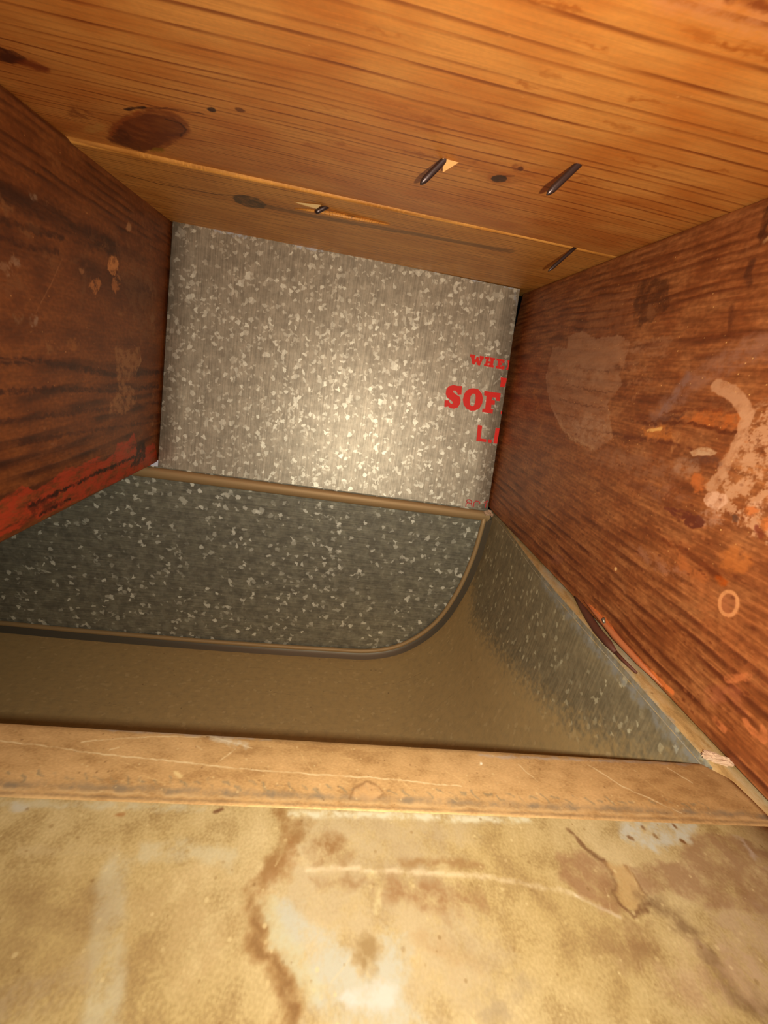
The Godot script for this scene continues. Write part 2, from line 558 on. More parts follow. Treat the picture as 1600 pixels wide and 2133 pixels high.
func paint_right_joist() -> void:
	var s: Sheet = sheets["right joist"]
	s.joist_wood(Color(0.53, 0.288, 0.135), Color(0.62, 0.385, 0.21), Color(0.36, 0.165, 0.07), [0, 0.16, 0.85, 40, 0.13, 0.65, 75, 0.09, 0.25, 110, 0.08, 0.35, 150, 0.11, 0.45, 185, 0.20, 0.55, 236, 0.20, 0.45], 11)
	# lighter swipes beside the end sheet
	s.mark([35.4, 141.4, 58.2, 120.5, 79.5, 101.1, 83.7, 65.9], 3.0, Color(0.72, 0.44, 0.18), 0.5, 2.5, 3.0, 0.8)
	s.mark([34.9, 94.1, 64.1, 61, 104.4, 35.1], 2.5, Color(0.66, 0.38, 0.16), 0.4, 2.5, 3.0, 0.8)
	# the broad dried film
	s.mark([55.6, 174.9, 84.2, 173.6, 78.4, 183.1, 102.1, 185.4, 123.4, 178.9, 153.1, 179.6, 167.5, 174.7, 169.4, 165.7, 167.6, 154, 175.1, 148.1, 164.6, 134.7, 170.9, 128.7, 182.9, 112.6, 168.5, 102.1, 140.6, 103.3, 113.8, 108.5, 86.6, 123.4, 67.1, 138.7, 57.1, 151, 55.9, 163.7], 0, Color(0.68, 0.485, 0.345), 0.66, 0.5, 1.6, 0.25, 0.03, 2.5)
	s.mark([55.6, 174.9, 84.2, 173.6, 78.4, 183.1, 102.1, 185.4, 123.4, 178.9, 152.6, 180.6, 166.3, 165.7, 152.6, 150.3, 106.3, 159.8, 75.4, 155.6], 0, Color(0.68, 0.49, 0.35), 0.4, 2.5, 3.5, 0.2, 0.0, 2.0)
	s.mark([102.1, 185.4, 103.2, 199.3, 118.7, 206.9, 149, 206, 167.2, 195.6, 161.8, 183, 141.3, 180.3], 0, Color(0.58, 0.36, 0.22), 0.5, 2.5, 2.5, 0.5)
	s.mark([107.2, 113.6, 122.1, 105.9, 143.9, 103.9, 165.9, 102.3], 1.8, Color(0.78, 0.60, 0.42), 0.6, 0.8, 1.5, 0.6, 0.06)
	s.mark([169.1, 131.8, 173.3, 122.5, 183.4, 112.6], 1.2, Color(0.74, 0.54, 0.36), 0.5, 0.6, 1.5, 0.5)
	s.mark([57.1, 151, 67.1, 138.7, 86.6, 123.4, 107.2, 113.6], 0.9, Color(0.72, 0.54, 0.42), 0.5, 0.5, 1.0, 0.4)
	s.mark([160.9, 165.8, 171.1, 157.2, 192.6, 157.5], 1.6, Color(0.74, 0.50, 0.32), 0.5, 1.0, 2.0, 0.6)
	s.mark([176.2, 148.1, 200, 152.1], 1.8, Color(0.74, 0.50, 0.32), 0.45, 1.0, 2.0, 0.6)
	s.mark([167.2, 125, 182.8, 131.7, 193.6, 143.2], 1.8, Color(0.72, 0.48, 0.30), 0.4, 1.0, 2.0, 0.7)
	for q in [[103.6, 157.9, 133.6, 155.9, 154.5, 155.3], [99.7, 144.5, 145.3, 141.6, 166.2, 141.9], [95, 131.6, 138.5, 130.5, 172.1, 131.5], [98.1, 119.7, 140.7, 121, 170.1, 122.1], [134.4, 113.5, 167.1, 114.9, 193.3, 117.5]]:
		s.mark(q, 0.5, Color(0.34, 0.16, 0.08), 0.55, 0.6, 1.6, 0.5)
	s.mark([152.3, 101.7, 193.5, 108.1, 232.6, 110.3, 255.2, 107.8, 245.7, 99.9, 205.9, 95.1, 166.9, 94], 0, Color(0.60, 0.40, 0.28), 0.5, 3.0, 4.0, 0.5)
	s.mark([208.2, 90.9, 246.3, 98.7, 261.6, 95.5, 245, 87.2], 0, Color(0.56, 0.36, 0.26), 0.45, 2.5, 4.0, 0.6)
	s.mark([231.5, 58, 248.2, 59.4, 273.9, 59.4, 263.6, 52.4], 0, Color(0.62, 0.43, 0.32), 0.45, 2.5, 3.0, 0.6)
	var rng := RandomNumberGenerator.new()
	rng.seed = 79
	for k in 50:     # dusty rubs
		var x := rng.randf_range(0, 260)
		var y := rng.randf_range(20, 225)
		var dx := rng.randf_range(3, 14)
		s.mark([x, y, x + dx, y + rng.randf_range(-2, 2), x + dx * 0.8, y + 3.0, x - 2.0, y + 3.0], 0, Color(0.64, 0.43, 0.28), rng.randf_range(0.12, 0.4), 1.6, 3.5, 0.7)
	for q in [[161.6, 174, 183.6, 174, 206.2, 174.6], [164, 167.9, 183.5, 170.1, 205.3, 170.5], [165.2, 160.2, 181.2, 161.5, 193.3, 160.4], [162.5, 172.5, 190.3, 166, 206.8, 166.3]]:
		s.mark(q, 1.5, Color(0.70, 0.49, 0.34), 0.5, 1.6, 2.5, 0.6, 0.0, 2.5)
	s.mark([72.8, 159.6, 111.6, 163.5, 148.2, 160.1, 148.6, 146.8, 99.7, 144.5], 0, Color(0.70, 0.52, 0.38), 0.4, 3.0, 4.0, 0.5)
	s.mark([118, 115, 147.9, 126.2, 171.7, 122.3, 176.3, 111.4, 150.3, 105], 0, Color(0.74, 0.56, 0.42), 0.5, 2.0, 3.0, 0.6)
	# dark damp patch high up
	s.mark([156.9, 211.7, 172.3, 211.4, 184.7, 209.3, 194.8, 192.5, 183.7, 186.2, 171.3, 183.8, 160.1, 193.5], 0, Color(0.26, 0.12, 0.05), 0.6, 1.5, 2.5, 0.35)
	s.mark([183.7, 191.1, 184.2, 188.5, 182.5, 187, 179.4, 187.3, 175.8, 189.3, 173.3, 192.1, 172.8, 194.8, 174.6, 196.2, 177.8, 195.8, 181.3, 193.9], 0, Color(0.62, 0.40, 0.24), 0.6, 0.8, 1.0, 0.5)
	s.mark([241.4, 184.1, 244.2, 176.3, 240.3, 187.4], 1.4, Color(0.30, 0.14, 0.07), 0.55, 1.0, 1.0, 0.4)
	s.mark([241.7, 206.8, 241.6, 201.8, 244.9, 197.2], 1.6, Color(0.26, 0.13, 0.08), 0.6, 0.8, 1.0, 0.3)
	s.mark([239.2, 229.7, 240.2, 221.8, 242.3, 215.5], 2.0, Color(0.22, 0.10, 0.05), 0.7, 0.8, 1.5, 0.3)
	s.mark([246.1, 216.5, 244.3, 214.5], 1.0, Color(0.75, 0.60, 0.42), 0.6, 0.8, 1.0, 0.3)
	# greyish smear
	s.mark([275.2, 171.5, 259, 167.5, 244.1, 159.5, 232.9, 150.9, 223.8, 141.3, 216.8, 132.5], 6.5, Color(0.60, 0.42, 0.34), 0.55, 3.5, 3.0, 0.35)
	s.mark([228.3, 153.2, 224.2, 144, 219.6, 134.8], 3.0, Color(0.54, 0.40, 0.36), 0.5, 1.5, 2.0, 0.3)
	s.mark([218.2, 130, 240.5, 136.1, 234.6, 134.4], 1.2, Color(0.32, 0.17, 0.12), 0.5, 1.0, 2.0, 0.5)
	# orange heartwood between the dark lines
	s.mark([235.1, 133.4, 251, 140.2, 267.7, 139.7, 272, 133.6, 258.8, 130.5, 240.2, 130.3], 0, Color(0.78, 0.40, 0.15), 0.6, 1.2, 2.0, 0.4)
	s.mark([206.4, 124.1, 230.4, 128.9, 235.9, 121.8, 216.1, 118.4], 0, Color(0.80, 0.46, 0.18), 0.55, 1.0, 2.0, 0.5)
	s.mark([213.6, 123.1, 223.6, 125.7], 1.0, Color(0.94, 0.72, 0.40), 0.8, 0.5, 0.6, 0.4)
	s.mark([232.3, 125.2, 238.9, 126.2, 240.4, 120, 237.4, 114.1], 0, Color(0.80, 0.54, 0.32), 0.55, 1.0, 1.5, 0.4)
	s.mark([207.3, 126.5, 239.6, 131.5, 272.3, 130.4], 0.9, Color(0.34, 0.14, 0.05), 0.8, 0.6, 1.5, 0.3)
	s.mark([220.1, 133.8, 242.4, 138.8, 267.5, 140.1], 0.7, Color(0.36, 0.15, 0.06), 0.6, 0.6, 1.5, 0.3)
	s.mark([194.1, 116.1, 224.1, 118.9, 249.3, 119.1], 1.0, Color(0.34, 0.14, 0.06), 0.6, 0.8, 1.5, 0.4)
	# thick pale dried drips
	s.mark([249, 151, 258, 148.8, 266.7, 144.4, 272, 139.7], 3.2, Color(0.76, 0.55, 0.39), 0.88, 0.5, 0.8, 0.15, 0.10)
	s.mark([271.7, 139.7, 273.2, 131.6, 273.6, 122.8, 272.2, 116.1, 271.9, 108.5, 269, 104.8], 3.0, Color(0.76, 0.55, 0.39), 0.85, 0.6, 1.6, 0.2, 0.10)
	s.mark([272.3, 138.5, 275.5, 143.7, 280.5, 147.2], 1.6, Color(0.76, 0.55, 0.39), 0.7, 0.5, 1.2, 0.4, 0.06)
	s.mark([274.9, 125.3, 282.1, 127.8, 288.4, 131], 2.2, Color(0.76, 0.55, 0.39), 0.75, 0.6, 1.6, 0.4, 0.08)
	s.mark([273.8, 117.2, 281.3, 122.2, 290.5, 122.1], 2.0, Color(0.76, 0.55, 0.39), 0.7, 0.6, 1.8, 0.4, 0.08)
	s.mark([271.7, 135.8, 286.6, 147.7, 314.7, 96.9, 301.6, 90.2, 291.6, 94, 280.1, 93.9, 270.8, 95.5, 271.2, 107.1, 274.4, 118.5], 0, Color(0.76, 0.55, 0.39), 0.85, 0.8, 3.5, 0.95, 0.06)
	s.mark([278.1, 103.2, 286.1, 112.4, 296.5, 118.4], 2.0, Color(0.76, 0.55, 0.39), 0.7, 0.6, 2.0, 0.6, 0.06)
	s.mark([289.1, 94.2, 293.8, 101.6, 302.2, 106.6], 2.5, Color(0.80, 0.60, 0.46), 0.7, 0.6, 2.0, 0.6, 0.06)
	s.mark([280.5, 101.1, 280.6, 98.4, 278.6, 96, 275.1, 94.7, 271.4, 95.2, 269, 97.4, 268.8, 100.2, 271.1, 102.7, 274.7, 103.8, 278.2, 103.2], 0, Color(0.84, 0.64, 0.50), 0.9, 0.6, 1.4, 0.15, 0.08)
	s.mark([283.2, 93.1, 283.1, 90.2, 280.4, 87.4, 276, 85.6, 271.5, 85.7, 268.8, 87.7, 268.9, 90.7, 272, 93.6, 276.5, 95.2, 280.7, 95], 0, Color(0.74, 0.54, 0.42), 0.6, 0.8, 1.5, 0.5)
	s.mark([265, 120.6, 264.1, 119.1, 260.7, 117.6, 255.8, 116.6, 251.2, 116.4, 249, 117.3, 250, 118.8, 253.8, 120.4, 258.8, 121.4, 263, 121.4], 0, Color(0.80, 0.64, 0.48), 0.8, 0.5, 0.9, 0.25, 0.05)
	s.mark([252.3, 113.4, 263.1, 116.4, 268.9, 116], 1.8, Color(0.36, 0.21, 0.15), 0.7, 1.0, 1.5, 0.4)
	s.mark([259.1, 112.5, 258.7, 109.8, 255.3, 107.2, 249.8, 105.8, 244.4, 106.2, 241.3, 108.2, 241.8, 111.2, 245.7, 113.8, 251.2, 115, 256.3, 114.5], 0, Color(0.68, 0.50, 0.38), 0.6, 1.5, 2.0, 0.4)
	s.mark([266.2, 105.7, 266.7, 102.9, 265.4, 100.7, 262.8, 99.9, 259.8, 100.9, 257.6, 103.3, 257.1, 106.1, 258.4, 108.3, 261.1, 109, 264.1, 108], 0, Color(0.76, 0.40, 0.17), 0.8, 1.0, 1.8, 0.3)
	s.mark([297.1, 101.8, 297, 100.4, 295.6, 99, 293.5, 98.2, 291.3, 98.3, 290, 99.3, 290.1, 100.8, 291.5, 102.2, 293.7, 102.9, 295.8, 102.8], 0, Color(0.76, 0.40, 0.17), 0.8, 0.8, 1.5, 0.3)
	s.mark([303.7, 98.3, 304.1, 96.7, 303.7, 95.4, 302.6, 94.9, 301.2, 95.5, 300.1, 96.9, 299.8, 98.5, 300.2, 99.8, 301.3, 100.2, 302.7, 99.6], 0, Color(0.76, 0.40, 0.17), 0.8, 0.8, 1.5, 0.3)
	s.mark([274.3, 88, 274.2, 85.7, 272.1, 83.5, 268.6, 82.1, 265, 82.1, 262.9, 83.6, 263, 86, 265.4, 88.3, 268.9, 89.6, 272.3, 89.5], 0, Color(0.36, 0.15, 0.09), 0.85, 0.5, 0.8, 0.15)
	s.mark([248.2, 86.1, 259, 84.5, 265.2, 88.4, 252.5, 87], 1.0, Color(0.38, 0.16, 0.10), 0.8, 0.5, 1.0, 0.3)
	s.mark([289.2, 95.4, 289.3, 94.5, 288.9, 93.7, 287.9, 93.3, 287, 93.5, 286.3, 94.2, 286.1, 95.2, 286.6, 95.9, 287.6, 96.3, 288.5, 96.1], 0, Color(0.30, 0.20, 0.16), 0.8, 0.6, 0.8, 0.2)
	s.mark([299, 94.7, 301.6, 92.4], 1.4, Color(0.42, 0.15, 0.09), 0.7, 0.6, 1.0, 0.3)
	# amber streak, growth arcs and the ring mark
	s.mark([254.4, 69.6, 271.4, 70.4, 284.4, 68.9, 293.5, 67.3], 1.3, Color(0.36, 0.15, 0.05), 0.75, 0.8, 1.2, 0.3)
	s.mark([297.6, 66.2, 296.8, 65.1, 295.1, 64.6, 293.1, 65, 291.7, 65.9, 291.5, 67.2, 292.4, 68.3, 294.1, 68.8, 296, 68.4, 297.4, 67.5], 0, Color(0.66, 0.27, 0.03), 0.8, 1.0, 1.0, 0.2)
	s.mark([287.5, 79.2, 294.9, 84.9, 302.9, 82.9, 303.8, 76.5, 297.1, 70.5, 291, 72.2], 0, Color(0.78, 0.44, 0.18), 0.5, 1.5, 1.5, 0.4)
	for k in 3:
		var o := 2.4 * k
		s.mark([252.0 - o, 87.0 + o * 0.2, 250.0 - o, 92.0, 252.5 - o, 97.0 + o * 0.2], 0.5, Color(0.42, 0.18, 0.07), 0.45, 0.5, 0.6, 0.3)
	s.mark([306, 62, 306.8, 58.6, 305.7, 55.5, 303.3, 53.8, 300.3, 54.4, 298, 56.9, 297.2, 60.5, 298.4, 63.6, 300.9, 65.1, 303.8, 64.4], 0, Color(0.66, 0.38, 0.24), 0.45, 0.6, 0.4, 0.3)
	s.mark([305.7, 61.7, 306.2, 60.5, 306.4, 59.1, 306.3, 57.8, 305.9, 56.6, 305.3, 55.6, 304.5, 54.8, 303.4, 54.3, 302.3, 54.2, 301.2, 54.5, 300.1, 55.1, 299.1, 56, 298.4, 57.1, 297.9, 58.5, 297.7, 59.9, 297.8, 61.2, 298.2, 62.5, 298.8, 63.5, 299.7, 64.2, 300.8, 64.6, 301.9, 64.7, 303, 64.4, 304.1, 63.7, 305, 62.8, 305.7, 61.7], 0.9, Color(0.85, 0.58, 0.36), 0.85, 0.4, 0.3, 0.1, 0.04)
	s.mark([256.8, 72, 277.3, 65.2, 288.7, 66, 288, 61.8, 273.3, 60.4], 0, Color(0.76, 0.42, 0.19), 0.5, 1.0, 1.5, 0.4)
	# scuffs and chips along the lower edge
	for q in [[319.6, 10.5, 324.4, 10.1], [330.3, 20.3, 335.2, 19.2], [336.5, 23.1, 338.1, 19.8], [316.1, 29.9, 323.1, 37.3]]:
		s.mark(q, 1.6, Color(0.80, 0.46, 0.26), 0.7, 0.5, 1.0, 0.3, -0.1)
	s.mark([313.2, 17.9, 320.9, 27.8, 325.1, 24], 3.0, Color(0.66, 0.36, 0.24), 0.45, 2.0, 2.0, 0.4)
	s.mark([260.9, 71, 296.7, 50.2, 322.2, 39], 8.0, Color(0.70, 0.39, 0.20), 0.3, 5.0, 4.0, 0.7)
	s.mark([218.2, 5.2, 236.8, 6.4, 257.6, 2.9, 296.2, 4.3], 1.3, Color(0.86, 0.46, 0.22), 0.9, 0.4, 0.5, 0.2)
	s.mark([230.3, 39.4, 230.4, 38.7, 230.1, 38, 229.3, 37.7, 228.5, 37.7, 228, 38.2, 227.8, 39, 228.2, 39.6, 228.9, 40, 229.7, 39.9], 0, Color(0.95, 0.75, 0.48), 0.9, 0.3, 0.2, 0.0)
	s.mark([173.4, 18.1, 173.2, 15.1, 169.9, 11.7, 164.6, 8.9, 159.2, 8.1, 155.9, 9.5, 156.2, 12.7, 159.9, 16.3, 165.3, 18.9, 170.5, 19.6], 0, Color(0.60, 0.36, 0.26), 0.5, 1.5, 1.5, 0.5)
	s.mark([241.4, 56.3, 261.2, 56.9, 274.4, 58.3], 3.0, Color(0.66, 0.42, 0.30), 0.4, 1.5, 2.5, 0.6)
	s.scratches(40, 60, 10, 300, 110, 9, 1.2, 0.5, Color(0.76, 0.46, 0.26), 0.45, 5)
	s.specks(260, 0, 60, 300, 225, 0.15, 0.34, Color(1.0, 0.80, 0.48), 0.9, 3)  # tiny warm glints painted into the wood colour
	s.specks(500, 0, 0, 330, 110, 0.3, 0.9, Color(0.34, 0.14, 0.06), 0.5, 4, 1.6)
	s.specks(400, 100, 0, 330, 130, 0.3, 1.0, Color(0.76, 0.46, 0.26), 0.4, 6, 1.6)


func paint_left_joist() -> void:
	var s: Sheet = sheets["left joist"]
	s.joist_wood(Color(0.44, 0.225, 0.085), Color(0.51, 0.285, 0.125), Color(0.25, 0.11, 0.04), [0, 0.10, 0.4, 45, 0.085, 0.7, 90, 0.05, 0.5, 120, 0.02, 0.2, 175, 0.06, 0.5, 200, 0.20, 0.5, 236, 0.2, 0.4], 23, 0.07)
	# dark band crossing the upper part
	s.mark([196.3, 187.2, 179, 186, 158.2, 186.9, 133.3, 188.1, 106.5, 184.4, 66.2, 184.7], 6.0, Color(0.17, 0.065, 0.02), 0.62, 6.0, 4.0, 0.3, 0.0, 4.0)
	s.mark([187.4, 172.9, 160.1, 174.7, 130.2, 177.2], 2.0, Color(0.18, 0.07, 0.025), 0.6, 1.0, 2.0, 0.3)
	s.mark([182.6, 164.5, 161.6, 164.8, 136.1, 167.9], 1.5, Color(0.20, 0.07, 0.02), 0.55, 1.0, 2.0, 0.3)
	# grain lines
	s.mark([193.2, 102.8, 163, 102.9, 125, 98.8, 74.3, 91.8, -8.4, 92.6], 2.0, Color(0.20, 0.07, 0.02), 0.75, 1.2, 2.0, 0.35, -0.1)
	s.mark([196, 86.1, 147.4, 85.3, 75.4, 79.2, -7.9, 78.6], 1.6, Color(0.20, 0.07, 0.02), 0.7, 0.9, 2.0, 0.35, -0.1)
	s.mark([198.8, 70, 144.7, 68.6, 76.6, 65.5, -7.5, 62.8], 1.4, Color(0.22, 0.08, 0.025), 0.6, 0.9, 2.0, 0.35, -0.1)
	s.mark([186.6, 55.5, 136.1, 53.7, 77.9, 49.6, -6.9, 43.2], 1.2, Color(0.22, 0.08, 0.025), 0.55, 0.9, 2.0, 0.35, -0.1)
	# red paint along the bottom edge
	s.mark([226.3, 23.8, 206.2, 26.2, 188.7, 29.9, 178.4, 23.7, 160.6, 25.8, 147.1, 30.9, 133.6, 28.7, 104.5, 30.4, 99.5, 24.5, 81.4, 27.5, 75.2, 36, 56.1, 34.2, 45.9, 40.5, 38.6, 21.8, 3, 22.8, -5.6, 0.4, 42.7, 0.5, 209.9, 4.8, 229.6, 5.6], 0, Color(0.70, 0.23, 0.11), 0.85, 0.5, 1.2, 0.4, 0.04, 2.5)
	for q in [[166.8, 15.7, 140.9, 16, 109.9, 17.8, 99.4, 18], [175.2, 6.6, 160.7, 6.7, 144.8, 6.8], [106.5, 17, 64.3, 17.3, 36.9, 16.8], [184.9, 15.1, 157.1, 14.4], [96, 16.3, 80.9, 16]]:
		s.mark(q, 1.2, Color(0.14, 0.05, 0.025), 0.85, 0.7, 2.0, 0.35)
	s.mark([40.9, 30.6, 24.4, 26.7, 24.1, 10.6, 41.4, 7.4, 56.2, 8.6, 42.7, 17.1], 0, Color(0.13, 0.05, 0.03), 0.8, 1.2, 2.0, 0.4)
	s.mark([189.1, 14.9, 162.2, 14.2, 152.9, 7.7, 181.8, 7.4], 0, Color(0.34, 0.12, 0.045), 0.7, 1.5, 2.5, 0.5)
	# pale spots, smears and scuffs
	s.mark([62, 175, 64, 170.7, 68.6, 167.4, 73.9, 166.5, 77.8, 168.2, 79, 171.7, 77, 175.9, 72.7, 179.1, 67.5, 180.2, 63.4, 178.7], 0, Color(0.82, 0.54, 0.30), 0.9, 0.6, 2.4, 0.30)
	s.mark([58.7, 161.9, 60.4, 157.5, 64.4, 154.5, 68.9, 153.8, 72.3, 155.8, 73.3, 159.6, 71.6, 163.8, 67.8, 166.9, 63.3, 167.7, 59.8, 165.8], 0, Color(0.74, 0.46, 0.25), 0.75, 0.8, 2.8, 0.65)
	s.mark([89.6, 154.6, 94.1, 150.7, 99.9, 148.5, 104.7, 148.7, 106.8, 151.3, 105.4, 155.1, 101.2, 158.9, 95.6, 161.2, 90.6, 161.2, 88.2, 158.6], 0, Color(0.76, 0.48, 0.26), 0.8, 0.8, 3.0, 0.65)
	s.mark([109.5, 162.9, 110.2, 161.2, 111.4, 160, 112.8, 159.8, 113.8, 160.6, 114, 162.1, 113.4, 163.7, 112.2, 164.9, 110.8, 165.2, 109.8, 164.4], 0, Color(0.66, 0.45, 0.28), 0.7, 0.6, 2.0, 0.55)
	s.mark([39.1, 206.6, 40.2, 204.3, 42.6, 202.4, 45.6, 201.7, 47.8, 202.3, 48.6, 204.1, 47.5, 206.3, 45.1, 208.2, 42.2, 208.9, 39.9, 208.3], 0, Color(0.74, 0.54, 0.36), 0.8, 0.6, 2.2, 0.45)
	s.mark([150.4, 192.4, 151.3, 190.7, 153.1, 189.3, 155.1, 188.7, 156.5, 189.1, 156.9, 190.3, 156.1, 191.9, 154.3, 193.3, 152.3, 194, 150.8, 193.6], 0, Color(0.58, 0.47, 0.38), 0.8, 0.6, 2.2, 0.45)
	s.mark([141.5, 192.2, 142, 191.4, 143.2, 190.6, 144.5, 190.2, 145.5, 190.3, 145.8, 190.9, 145.3, 191.8, 144.2, 192.6, 142.8, 193, 141.8, 192.9], 0, Color(0.62, 0.45, 0.30), 0.7, 0.5, 2.0, 0.45)
	s.mark([184.6, 152.9, 180.2, 149.9, 175.1, 148.9], 2.0, Color(0.60, 0.44, 0.32), 0.6, 1.0, 2.7, 0.65)
	s.mark([171.9, 152.7, 174.6, 149.5, 177.5, 147.6, 179.5, 147.8, 179.8, 149.9, 178.4, 153.1, 175.7, 156.3, 172.8, 158.3, 170.8, 158.2, 170.4, 156.1], 0, Color(0.60, 0.46, 0.36), 0.7, 1.2, 3.0, 0.65)
	s.mark([171.4, 126.7, 172.5, 124.2, 174.7, 122.5, 177, 122.3, 178.6, 123.7, 178.9, 126, 177.8, 128.5, 175.7, 130.1, 173.4, 130.4, 171.7, 129.1], 0, Color(0.52, 0.38, 0.27), 0.6, 1.2, 2.4, 0.65)
	s.mark([160.4, 126.1, 161.4, 123.8, 163.2, 122.3, 165.3, 122.1, 166.7, 123.4, 166.9, 125.5, 166, 127.8, 164.2, 129.3, 162.1, 129.5, 160.7, 128.3], 0, Color(0.60, 0.48, 0.40), 0.7, 0.8, 2.4, 0.55)
	s.mark([122, 165.4, 105, 173.2, 110.3, 151.4, 115.7, 138.5], 2.0, Color(0.48, 0.30, 0.17), 0.5, 1.5, 2.0, 0.6)
	s.mark([72.3, 114.2, 55.5, 112.4, 31.2, 115.5, 28.1, 104, 41.6, 91.7, 57.6, 84.1, 38.9, 78.1, 38.6, 68.2, 59.5, 58.8, 87.3, 62, 83.5, 70.9, 69.2, 80, 72.4, 96.3], 0, Color(0.62, 0.42, 0.25), 0.8, 0.8, 1.8, 0.55)
	s.mark([31.2, 114.3, 28.2, 103.2, 39.9, 91.6], 0.7, Color(0.72, 0.54, 0.36), 0.7, 0.5, 0.8, 0.3)
	s.mark([119.8, 113.9, 121.6, 111.2, 125.6, 109.5, 130.3, 109.4, 133.7, 110.9, 134.7, 113.4, 133, 115.9, 129.2, 117.7, 124.6, 117.9, 121, 116.5], 0, Color(0.62, 0.38, 0.18), 0.6, 1.2, 1.8, 0.5)
	s.mark([-3.4, 141.4, -2.1, 138.2, 1.1, 136.1, 4.9, 135.8, 7.9, 137.4, 8.9, 140.3, 7.7, 143.3, 4.6, 145.4, 0.8, 145.8, -2.3, 144.2], 0, Color(0.56, 0.38, 0.24), 0.6, 1.0, 1.2, 0.5)
	s.mark([131.9, 164.8, 145.7, 147.5, 160.9, 130.8], 0.35, Color(0.66, 0.44, 0.28), 0.6, 0.35, 0.4, 0.3)
	s.mark([186.8, 54, 167.2, 45.5, 182.8, 28.8], 0.3, Color(0.46, 0.26, 0.14), 0.5, 0.35, 0.4, 0.4)
	s.mark([29.3, 219.1, 31.4, 199.5, 26.7, 191.7], 0.5, Color(0.60, 0.40, 0.25), 0.5, 0.5, 0.8, 0.5)
	s.mark([65, 197.9, 62.6, 185.5, 27.5, 178.7, -10.4, 161.1], 4.0, Color(0.50, 0.31, 0.18), 0.45, 3.0, 3.0, 0.8)
	s.mark([193.2, 102.8, 178.9, 103.4, 163.4, 100.6], 0.6, Color(0.58, 0.34, 0.18), 0.5, 0.5, 1.0, 0.5)
	s.mark([152.9, 48.9, 153.7, 48.2, 155.4, 48.1, 157.5, 48.5, 159, 49.2, 159.5, 50.1, 158.8, 50.7, 157.1, 50.9, 155.1, 50.5, 153.5, 49.7], 0, Color(0.62, 0.40, 0.27), 0.7, 0.5, 0.8, 0.3)
	s.mark([162.1, 61.3, 162.4, 60.8, 163.2, 60.6, 164, 60.7, 164.6, 61.2, 164.8, 61.7, 164.4, 62.2, 163.7, 62.5, 162.9, 62.3, 162.3, 61.9], 0, Color(0.62, 0.40, 0.25), 0.7, 0.5, 0.5, 0.3)
	s.mark([137.8, 61.8, 131.3, 46.9], 1.2, Color(0.44, 0.27, 0.17), 0.5, 1.2, 1.5, 0.5)
	s.mark([188.4, 44.1, 167.3, 44.6], 0.6, Color(0.48, 0.28, 0.16), 0.5, 0.5, 0.8, 0.4)
	s.mark([60, 172.7, 18.5, 180.4, -6.4, 168.9, -0.4, 117.4, 25.1, 124.7, 46.5, 146.3], 0, Color(0.50, 0.33, 0.20), 0.5, 3.0, 4.0, 0.6)
	s.mark([185.2, 149.4, 171.7, 148.3, 165, 143.2, 180.8, 136.1, 187.2, 137.6], 0, Color(0.50, 0.32, 0.19), 0.4, 2.5, 3.0, 0.6)
	s.mark([168.4, 210.6, 150.7, 211.1, 155.4, 204.9, 169.5, 203.9], 0, Color(0.52, 0.30, 0.16), 0.4, 1.5, 2.5, 0.5)
	s.mark([141.7, 219, 127.1, 217.6, 134.2, 213.7], 0.8, Color(0.58, 0.37, 0.20), 0.5, 1.0, 1.5, 0.5)
	s.mark([159.9, 176, 152, 176.8, 154.2, 175.1], 2.0, Color(0.50, 0.33, 0.20), 0.4, 1.5, 1.5, 0.5)
	var rng := RandomNumberGenerator.new()
	rng.seed = 77
	for k in 60:     # dusty rubs, thickest towards the far end
		var x := 190.0 * rng.randf() * rng.randf()
		var y := rng.randf_range(15, 225)
		var dx := rng.randf_range(2, 9)
		var dy := rng.randf_range(2, 12)
		s.mark([x, y, x + dx, y + dy * 0.3, x + dx * 0.8, y + dy, x - dx * 0.3, y + dy * 0.7], 0, Color(0.60, 0.42, 0.26), rng.randf_range(0.15, 0.5), 1.4, 3.5, 0.75)
	for k in 7:      # paler weathered fibres next to the boards
		s.mark([60.0 - k * 12.0, 190.0 + 6.0 * (k % 3), 20.0 - k * 12.0, 200.0 + 7.0 * (k % 3)], 1.4, Color(0.56, 0.33, 0.18), 0.4, 1.2, 3.0, 0.7)
	s.specks(80, 0, 60, 220, 225, 0.2, 0.4, Color(0.92, 0.66, 0.38), 0.8, 31)
	s.specks(240, 0, 0, 220, 120, 0.4, 1.2, Color(0.56, 0.33, 0.18), 0.4, 32, 1.5)


